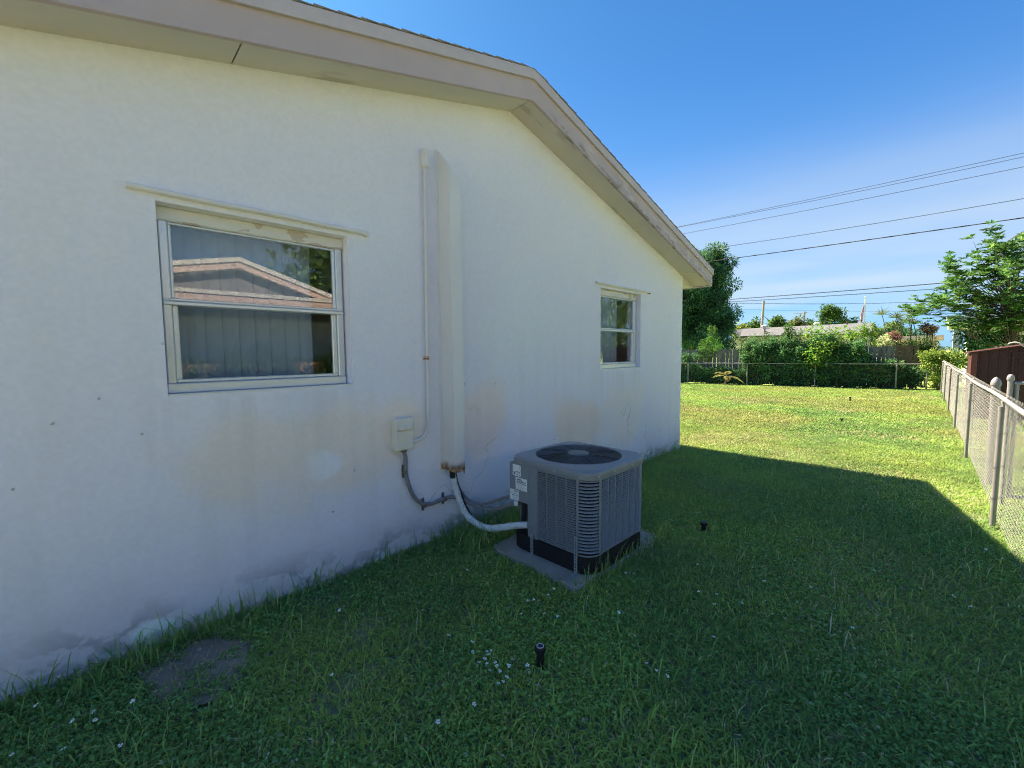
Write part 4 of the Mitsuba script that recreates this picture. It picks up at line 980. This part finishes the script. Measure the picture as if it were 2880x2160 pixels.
shrub('shrub', 'bright sunlit shrub hanging over the middle of the back fence', np.vstack([sp([(-1.45, 1.1, 2.35), (-1.1, 1.1, 2.5), (-1.05, 1.0, 2.2), (-.6, 1.1, 2.35), (-.2, 1.1, 2.4), (.05, 1.1, 2.25), (-1.35, .9, 2.05), (-.8, .8, 2.1), (-.4, .9, 2.05), (-1.0, .3, 1.85), (-.75, 0.0, 1.65), (-1.1, -.05, 1.5), (-.85, -.1, 1.3), (-1.0, -.15, 1.15), (-.65, -.05, 1.45), (-.4, .2, 1.8), (-.95, -.1, 1.0), (.2, .9, 2.1), (.3, .8, 1.9), (-.1, .6, 1.9)])]), .24, 62, .14, .068, BR, (4, 3, 2, 2), seed=64)
shrub('shrub', 'yellow-green palm-like sapling beside the gable end of the far house', sp([(.42, 1.3, 2.4), (.6, 1.3, 2.48), (.75, 1.3, 2.42), (.5, 1.3, 2.2), (.65, 1.2, 2.0), (.3, 1.2, 2.3)]), .22, 50, .26, .045, BR, (4, 2, 3, 1), seed=65)
shrub('shrub', 'pale flowering bush with cream blossoms behind the grey boards', sp([(.95, 2.0, 2.0), (1.1, 2.0, 2.1), (1.25, 2.0, 1.95), (.85, 2.0, 1.85), (1.05, 1.9, 1.8), (1.3, 2.0, 1.8)]), .16, 90, .08, .05, [(.34, .34, .22), (.15, .21, .07), (.42, .40, .30)], (2, 3, 1), seed=66)
shrub('shrub', 'pink-red bush above the fence left of the spiky plants', sp([(1.25, 2.3, 2.2), (1.4, 2.3, 2.25), (1.35, 2.3, 2.08), (1.5, 2.2, 2.1)]), .15, 90, .08, .05, [(.22, .10, .10), (.17, .09, .08), (.10, .11, .05)], (3, 2, 2), seed=67)
shrub('shrub', 'reddish leafed bush left of the white house corner', np.vstack([ellipsoid_clumps((2.42, 25.4, 2.45), (.34, .3, .22), 14, r9, .1)]), .15, 80, .09, .045, [(.12, .075, .065), (.09, .08, .05), (.06, .09, .04)], (3, 2, 2), seed=68)
shrub('hedge', 'dark mixed hedge behind the fence under the spiky plants', np.vstack([ellipsoid_clumps((2.0, 24.8, 1.5), (.85, .4, .75), 60, r9, .1), ellipsoid_clumps((2.6, 24.9, 1.3), (.5, .4, .8), 34, r9, .1)]), .2, 66, .10, .045, [(.03, .07, .025), (.06, .11, .035), (.09, .08, .05), (.02, .05, .02)], (4, 3, 1, 3), seed=69, category='hedge')
shrub('hedge', 'low dark green growth behind the open wire at the right end of the back fence', np.vstack([ellipsoid_clumps((2.05, bl(2.05, .4), .45), (.55, .15, .5), 40, r9, .1)]), .18, 70, .09, .045, VG, (4, 3, 1, .3), seed=75, category='hedge')  # leaf mass filling the dark green gap at the fence end
shrub('hedge', 'far dark hedge right of the far house roof', ellipsoid_clumps((.75, 38, 2.0), (1.6, .8, 1.1), 60, r9, .2), .35, 50, .18, .09, [(.05, .10, .035), (.03, .07, .03)], (2, 2), seed=70, category='hedge')


for i, (ya, yb, lab) in enumerate(((-1.8, 1.2, 'left'), (1.35, 3.9, 'middle'), (4.05, 6.8, 'right'))):  # bushes out of view, placed to darken the foot of the window reflection
    shrub('shrub', f'{lab} of the unseen bushes by the neighbouring house, darkening the window reflection', np.c_[r9.uniform(7.8, 8.3, 100), r9.uniform(ya, yb, 100), r9.uniform(.0, 1.55, 100)], .28, 90, .10, .05, [(.02, .05, .02), (.03, .065, .025), (.04, .08, .03), (.05, .1, .03)], (4, 3, 1, .3), seed=120 + i)


def spiky(label, top, seed, tufts):
    r = np.random.default_rng(seed)
    k = thing('spiky_plant', label, 'plant', None)
    sets, st = [], []
    for (x, y, z) in tufts:
        n = 46; d = unit(n, r); d[:, 2] = np.abs(d[:, 2]) * .9 + .15
        sets.append(leaves(np.repeat([[x, y, z]], n, 0), d, unit(n, r) * .3 + [0, 0, 1], .34 * (1 + .2 * r.normal(size=n)), .034, palette(n, r, [(.12, .17, .07), (.16, .16, .08), (.08, .13, .05)], (3, 2, 2))))
        st.append(tube(spline([[x + r.uniform(-.3, .3), y, 0], [x + r.uniform(-.2, .2), y, z * .6], [x, y, z]], 9), np.linspace(.03, .016, 9), 6))
    foliage(k, 'leaves', sets); part(k, 'stems', cat(st), 'bark', True)


spiky('spiky plant on a thin leaning stem, leftmost of the tufted plants', None, 71, [(.888, 25.5, 3.12)])
spiky('spiky plant with several tufts, middle of the tufted plants', None, 72, [(1.39, 25.5, 2.95), (1.42, 25.4, 2.6), (1.25, 25.4, 2.5)])
spiky('tallest spiky plant with tufted tops, nearest the right tree', None, 73, [(1.73, 25.5, 3.18), (1.88, 25.4, 3.0), (1.62, 25.4, 2.75), (1.95, 25.5, 2.65)])

# small palm against the back fence, palm head at the far right
def fronds(base, n, L, rng, col, lo=.2, hi=1.1, wd=.26):
    sets, st = [], []
    for i in range(n):
        az = i * 2 * PI / n + rng.uniform(-.3, .3); el = rng.uniform(lo, hi)
        t = np.linspace(0, 1, 16)
        h = np.array([math.cos(az), math.sin(az)])
        p = np.c_[base[0] + h[0] * L * t * math.cos(el), base[1] + h[1] * L * t * math.cos(el), base[2] + L * (t * math.sin(el) - .55 * t ** 2.2)]
        st.append(tube(p, np.linspace(.010, .004, 16), 5))
        side = np.array([-h[1], h[0], 0])
        for s in (-1, 1):
            q = p[3:]; m = len(q); ax = side * s + np.gradient(p, axis=0)[3:] * 6 + [0, 0, -.25]
            sets.append(leaves(q, ax, np.repeat([[0, 0, 1.0]], m, 0), wd * L * np.sin(np.linspace(.5, 2.9, m)), .03, palette(m, rng, col, [1] * len(col))))
    return sets, st


k = thing('palm', 'small palm seedling with yellowing fronds before the back fence', 'palm')
r = np.random.default_rng(80)
sets, st = fronds((-4.1, bl(-4.1, -.30), .38), 9, .75, r, [(.20, .20, .06), (.26, .22, .09), (.12, .16, .05)])
foliage(k, 'fronds', sets); part(k, 'stem', cat(st + [tube([[-4.1, bl(-4.1, -.3), -.05], [-4.1, bl(-4.1, -.3), .40]], [.05, .03], 7)]), 'bark', True)
k = thing('palm', 'palm fronds peeking in at the right edge above the trees', 'palm')
sets, st = fronds((5.75, 24.5, 6.0), 14, 1.6, r, [(.10, .15, .06), (.16, .17, .08)], -.1, 1.2)
foliage(k, 'fronds', sets); part(k, 'trunk', cat(st + [tube([[5.9, 24.5, -.1], [5.75, 24.5, 6.0]], [.14, .10], 8)]), 'bark', True)

# far trees over the roofs
def far_tree(label, c, rr_, n, seed, cols=None, L=.40, per=46, clr=.5):
    r = np.random.default_rng(seed)
    k = thing('tree', label, 'tree')
    foliage(k, 'crown', [clumped(ellipsoid_clumps(c, rr_, n, r, .35), clr, per, L, L * .55, r, cols or [(.07, .13, .04), (.045, .09, .035), (.11, .16, .05)], (3, 3, 1), .2)])
    part(k, 'trunk', tube([[c[0], c[1], -.1], [c[0], c[1], c[2] * .6], [c[0], c[1], c[2]]], [.28, .2, .08], 7), 'bark', True)


far_tree('round-topped far tree left of the flagpole', (-10.3, 87, 6.7), (2.2, 1.6, 2.3), 70, 91)
far_tree('low far tree crown right behind the far roof by the flag', (-8.0, 88, 5.2), (1.6, 1.3, 1.5), 34, 92)
far_tree('yellow-green far tree at the left end of the far roof', (-17.4, 65.2, 4.2), (1.0, .9, 1.1), 26, 93, [(.22, .25, .05), (.16, .20, .05)])
far_tree('far tree just left of the leaning utility pole', (-15.9, 66.6, 4.3), (1.25, 1, 1.8), 40, 94)
far_tree('far tree just right of the leaning utility pole', (-13.8, 69, 4.6), (1.1, 1, 1.7), 40, 95)
far_tree('olive far tree behind the middle of the far roof', (-12.0, 70.9, 4.5), (1.5, 1, 1.6), 48, 96, [(.10, .13, .05), (.07, .10, .045), (.13, .12, .06)])
far_tree('small far tree below the distant crossarm pole', (-10.2, 72.6, 4.4), (1.0, .9, 1.6), 30, 97)
far_tree('far tree right of the flagpole', (-1.5, 70, 3.0), (2.0, 1.3, 1.8), 46, 98)
# trees beyond the neighbouring house, mirrored in the windows
far_tree('dark tree beside the neighbouring house, mirrored in the near window', (11.5, 6.0, 3.6), (1.6, 1.6, 2.4), 60, 99, per=40, L=.25)
far_tree('tree behind the neighbouring house, mirrored in the near window', (13.5, 0.2, 4.2), (2.2, 1.7, 2.0), 60, 100, per=40, L=.25)
far_tree('leafy tree in the neighbouring yard, mirrored in the far window', (7.5, 17.5, 2.4), (1.7, 1.7, 2.1), 70, 101, per=44, L=.2)

# ------------------------------------------------------------------ grass
GR = np.random.default_rng(7)
E2 = np.array(EYE[:2])
padb = pad.buffer(-.035); DPC = shapely.Point(.34, .30); acbase = sbox(AX0 + .1, AY0 - .005, AX1 + .005, AY1)


def scatter(n, x0, x1, y0, y1):
    return np.c_[GR.uniform(x0, x1, n), GR.uniform(y0, y1, n)]


def allowed(P):
    ok = (P[:, 0] > 0.006) | (P[:, 1] > 6.62)
    ok &= ~shapely.contains_xy(padb, P[:, 0], P[:, 1])
    ok &= ~(shapely.contains_xy(dp.buffer(.03), P[:, 0], P[:, 1]) & (meshkit.fbm(np.c_[P * 11, np.zeros(len(P))], 3, 77) + .16 * GR.random(len(P)) + .6 * shapely.distance(shapely.points(P), DPC) > .0) & (meshkit.fbm(np.c_[P * 11, np.zeros(len(P))], 3, 77) + .22 * GR.random(len(P)) < .93 - 1.5 * shapely.distance(shapely.points(P), DPC)))
    for sx, sy in ((1.541, 1.505), (1.488, 3.701), (1.409, 11.49), (.981, 16.22)):
        ok &= np.hypot(P[:, 0] - sx - .02, P[:, 1] - sy + .02) > .036
    ok &= P[:, 1] < bl(P[:, 0], .25)
    return ok


def fld(P, s, seed, o=3): return meshkit.fbm(np.c_[P * s, np.zeros(len(P))], o, seed)


C_DARK, C_MID, C_LIME, C_STRAW, C_BLUE = map(np.array, ((.25, .42, .13), (.36, .53, .14), (.41, .52, .14), (.66, .58, .35), (.22, .40, .17)))


def grass_colors(P, sunny):  # sunny puts the tone of the sunlit lawn into the blade colour
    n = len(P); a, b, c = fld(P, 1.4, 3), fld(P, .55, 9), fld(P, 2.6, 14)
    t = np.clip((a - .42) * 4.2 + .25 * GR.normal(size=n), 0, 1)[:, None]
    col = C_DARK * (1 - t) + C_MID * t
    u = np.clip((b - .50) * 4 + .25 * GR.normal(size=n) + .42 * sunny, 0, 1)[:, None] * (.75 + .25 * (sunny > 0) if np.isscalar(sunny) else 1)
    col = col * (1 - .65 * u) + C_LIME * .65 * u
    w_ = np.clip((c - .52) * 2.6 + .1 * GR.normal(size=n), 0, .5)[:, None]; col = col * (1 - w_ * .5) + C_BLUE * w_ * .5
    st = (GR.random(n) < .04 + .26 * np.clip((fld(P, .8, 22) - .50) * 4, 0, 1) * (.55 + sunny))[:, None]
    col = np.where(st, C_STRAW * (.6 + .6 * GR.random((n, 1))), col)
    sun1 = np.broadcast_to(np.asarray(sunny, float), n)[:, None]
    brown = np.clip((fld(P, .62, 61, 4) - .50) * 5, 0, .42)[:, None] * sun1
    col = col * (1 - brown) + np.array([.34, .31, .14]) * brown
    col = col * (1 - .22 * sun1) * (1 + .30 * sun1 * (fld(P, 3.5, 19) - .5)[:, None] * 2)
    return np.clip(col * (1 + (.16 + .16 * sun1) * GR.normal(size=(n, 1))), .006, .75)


def blades(P, L, W, lean, col, z0=-.004, curl=1.0):
    n = len(P); az = GR.uniform(0, 2 * PI, n); h = np.c_[np.cos(az), np.sin(az), np.zeros(n)]
    tw = az + PI / 2 + GR.normal(0, .5, n); s = np.c_[np.cos(tw), np.sin(tw), np.zeros(n)]
    B = np.c_[P, np.full(n, z0)]
    l1, l2 = lean * .55, lean * (1 + .35 * curl)
    up = np.array([0, 0, 1.0])
    M = B + (h * np.sin(l1)[:, None] + up * np.cos(l1)[:, None]) * (L * .55)[:, None]
    Tp = M + (h * np.sin(l2)[:, None] + up * np.cos(l2)[:, None]) * (L * .45)[:, None]
    Tp[:, 2] = np.maximum(Tp[:, 2], .004)
    w2 = (W / 2)[:, None]
    v = np.stack([B - s * w2 * .7, B + s * w2 * .7, M - s * w2, M + s * w2, Tp], 1).reshape(-1, 3)
    b = np.arange(n)[:, None] * 5
    f = np.vstack([b + [0, 1, 3], b + [0, 3, 2], b + [2, 3, 4]])
    base = col * .9
    c = np.stack([base, base, col, col, np.clip(col * 1.12, 0, .8)], 1).reshape(-1, 3)
    return v, f, c


sets = []
# near lawn, then coarser and wider blades with distance
P = scatter(300000, 0, 5.3, -1.0, 5.6); d = np.linalg.norm(P - E2, axis=1)
P = P[(d < 5.2) & allowed(P) & (fld(P, 3.0, 31) + .25 * GR.random(len(P)) > .34)]
n = len(P); hgt = .7 + .7 * fld(P, 1.1, 5)
edge = np.exp(-np.maximum(P[:, 0], 0) / .10)
sets.append(blades(P, (.036 + .026 * GR.random(n)) * hgt * (1 + .6 * edge), .0050 + .0040 * GR.random(n), np.clip(GR.normal(1.16, .34, n), .05, 1.6), grass_colors(P, 0.0)))
# longer, paler stray blades
P = scatter(9000, 0, 5.3, -1.0, 6.5); P = P[allowed(P)]; n = len(P)
sets.append(blades(P, .09 + .07 * GR.random(n), .0045 + .002 * GR.random(n), np.clip(GR.normal(.9, .35, n), .1, 1.5), np.clip(grass_colors(P, 0.25) * 1.15, 0, .7)))
# tall tufts at the foot of the wall and behind the condenser
P = np.vstack([np.c_[np.abs(GR.normal(0, .035, 700)) + .008, GR.uniform(-.9, 6.5, 700)], np.c_[GR.uniform(.02, .42, 1500), GR.uniform(2.0, 3.3, 1500)], np.c_[GR.uniform(.02, .22, 260), GR.normal(.25, .25, 260)], np.c_[GR.normal(1.31, .03, 220), GR.uniform(2.15, 3.4, 220)]])
P = P[allowed(P)]; n = len(P)
sets.append(blades(P, .10 + .15 * GR.random(n) ** 2, .0045 + .003 * GR.random(n), np.clip(GR.normal(.55, .3, n), .05, 1.3), grass_colors(P, 0.1)))
P = scatter(260000, -2.2, 5.6, 3.6, 9.6); d = np.linalg.norm(P - E2, axis=1)
P = P[(d >= 5.0) & (d < 9.6) & allowed(P) & (fld(P, 3.0, 31) + .25 * GR.random(len(P)) > .34)]
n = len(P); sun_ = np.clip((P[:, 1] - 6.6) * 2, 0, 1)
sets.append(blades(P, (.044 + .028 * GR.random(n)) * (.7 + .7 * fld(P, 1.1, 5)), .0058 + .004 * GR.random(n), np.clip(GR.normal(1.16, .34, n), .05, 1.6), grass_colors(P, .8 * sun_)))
P = scatter(420000, -8.5, 6.0, 7.5, 23.5); d = np.linalg.norm(P - E2, axis=1)
keep = (d >= 9.3) & allowed(P) & (P[:, 0] > 1.6 - .4356 * P[:, 1]) & (GR.random(len(P)) < np.clip(12.0 / d, .35, 1))
P = P[keep]; n = len(P)
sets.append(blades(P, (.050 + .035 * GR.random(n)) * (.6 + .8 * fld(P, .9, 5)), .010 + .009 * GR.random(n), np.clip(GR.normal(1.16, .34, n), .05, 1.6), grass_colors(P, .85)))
v, f, c = merge3(sets)
part(None, 'grass', (v, f), 'grass_leaf', color=c)
tag('grass', 'mown mixed green lawn grass, shaded near the house and sunlit behind', 'grass', kind='stuff')

# creeping broad-leaved weeds between the blades
P = scatter(120000, 0, 5.2, -.9, 6.4); d = np.linalg.norm(P - E2, axis=1)
m_ = fld(P, 1.3, 44) + .22 * np.exp(-P[:, 0] / 1.0) + .10 * GR.random(len(P)) > .58
P = P[allowed(P) & m_ & (d < 6.2)]; n = len(P)
az = GR.uniform(0, 2 * PI, n); ax = np.c_[np.cos(az), np.sin(az), GR.normal(.15, .3, n)]
upv = np.c_[GR.normal(0, .35, n), GR.normal(0, .35, n), np.ones(n)]
L_ = .013 + .014 * GR.random(n)
cw = grass_colors(P, 0.0) * np.array([.85, 1.0, 1.1])
lv = leaves(np.c_[P, .012 + .032 * GR.random(n)], ax, upv, L_, L_ * .62, cw, .12)
part(None, 'weeds', (lv[0], lv[1]), 'grass_leaf', color=lv[2])
tag('weeds', 'creeping small-leaved ground weeds among the grass near the wall', 'weeds', kind='stuff')

# dry straw and bits on the bare patch
P = np.c_[GR.uniform(.12, .58, 90), GR.uniform(.14, .45, 90)]; P = P[shapely.contains_xy(dp, P[:, 0], P[:, 1])]; n = len(P)
sv = blades(P, .05 + .07 * GR.random(n), np.full(n, .003), np.full(n, 1.5), np.array([.36, .31, .24]) * (.6 + .6 * GR.random((n, 1))), .016)
part(None, 'straw', (sv[0], sv[1]), 'petal', color=sv[2]); tag('straw', 'dry straw strewn over the bare soil by the wall', 'straw', kind='stuff')
for i, (x, y, s) in enumerate([(.20, .33, .012), (.17, .25, .008), (.40, .37, .011), (.49, .36, .016), (.35, .25, .008), (.43, .27, .007)]):
    m = trimesh.creation.icosphere(2, s); vv = np.array(m.vertices) * [1.2, .9, .6]; vv *= 1 + .35 * (meshkit.noise(vv * 90 + i)[:, None] - .5)
    single('pebble', (vv + [x, y, .014], np.array(m.faces)), 'concrete', 'small grey pebble on the bare soil patch', 'pebble', 'pebbles on the bare soil', smooth=True)

# little white flowers
FL = [(0.644, 1.767), (1.234, 1.983), (1.241, 1.917), (1.315, 1.993), (1.205, 1.776), (1.225, 1.806), (1.347, 1.762), (1.418, 1.79), (1.263, 1.657), (1.234, 1.325), (1.44, 2.486), (1.482, 2.521), (1.492, 2.566), (1.533, 2.692), (1.345, 2.68), (1.748, 2.915), (1.98, 2.617), (2.004, 2.517), (2.114, 2.638), (1.884, 2.589), (1.645, 2.065), (1.956, 1.793), (2.004, 1.798), (2.061, 1.789), (2.109, 2.217), (1.545, 1.079), (1.523, 0.91), (1.114, 1.266), (0.235, -0.236), (0.439, -0.066), (0.441, -0.127), (0.527, -0.06), (0.608, -0.146), (0.516, -0.28), (0.507, 0.131), (0.507, 0.054), (0.958, 0.716), (0.476, 0.955), (0.732, 0.006), (1.97, 3.242), (2.028, 3.146), (1.404, 4.237), (1.937, 4.519), (2.358, 3.148), (2.847, 3.558), (2.99, 3.613), (3.196, 4.535), (2.604, 2.812), (2.715, 2.897), (2.135, 3.004), (2.619, 3.682), (3.057, 3.539), (3.167, 4.629), (3.24, 4.49)]
CL = [(1.294, 1.279), (1.351, 1.324), (1.36, 1.341), (1.375, 1.313), (1.376, 1.287), (1.367, 1.256), (1.405, 1.275), (1.443, 1.295), (1.463, 1.285), (1.486, 1.285), (1.455, 1.246), (1.502, 1.327), (1.475, 1.376), (1.555, 1.398), (1.541, 1.253), (1.536, 1.228), (1.538, 1.279)]


def flower(x, y, r):
    z = .066 + .022 * r.random(); t = r.normal(0, .25, 2); sets = []
    n = int(r.integers(3, 6)); a0 = r.random() * 6; R = r.uniform(.0070, .0108)
    for k in range(n):
        a = a0 + k * 2 * PI / n; w_ = PI / n * .85
        pts = [(0, 0), (R * .7 * math.cos(a - w_), R * .7 * math.sin(a - w_)), (R * math.cos(a - w_ * .4), R * math.sin(a - w_ * .4)), (R * math.cos(a + w_ * .4), R * math.sin(a + w_ * .4)), (R * .7 * math.cos(a + w_), R * .7 * math.sin(a + w_))]
        v = np.array([[px, py, px * t[0] + py * t[1] + .0015 * k % .003] for px, py in pts]) + [x, y, z]
        sets.append((v, np.array([[0, 1, 2], [0, 2, 3], [0, 3, 4]]), np.repeat([[.86, .86, .84]], 5, 0)))
    cc = lathe([(.0022, 0), (.0018, .002), (0, .003)], 6, (x, y, z + .001)); sets.append((cc[0], cc[1], np.repeat([[.5, .42, .08]], len(cc[0]), 0)))
    st = tube([[x, y, 0], [x + .003, y, z * .5], [x, y, z]], .001, 4); sets.append((st[0], st[1], np.repeat([[.05, .11, .03]], len(st[0]), 0)))
    return merge3(sets)


rf_ = np.random.default_rng(3)
def where(x, y):
    if x < .8 and y < .3: return 'tiny white flower in the weeds by the foot of the wall, lower left', 'white flowers by the foot of the wall'
    if y > 3.0 and x > 1.9: return 'tiny white flower in the shaded lawn toward the chain link fence', 'white flowers toward the chain link fence'
    if 1.6 < y < 2.1 and x < 1.5: return 'tiny white flower in front of the concrete slab corner', 'white flowers before the concrete slab'
    if y >= 2.2 and x < 2.3: return 'tiny white flower in the grass right of the air conditioner', 'white flowers right of the air conditioner'
    if x > 1.6: return 'tiny white flower in the shaded grass right of the near sprinkler', 'white flowers right of the near sprinkler'
    return 'tiny lone white flower in the open grass at the front', 'lone white flowers in the front grass'


for (x, y) in CL + FL:
    lab, g = ('tiny white flower in the patch left of the near sprinkler', 'white flowers clustered by the near sprinkler') if (x, y) in CL else where(x, y)
    v, f, c = flower(x, y, rf_)
    single('flower', (v, f), 'petal', lab, 'flower', g, color=c)
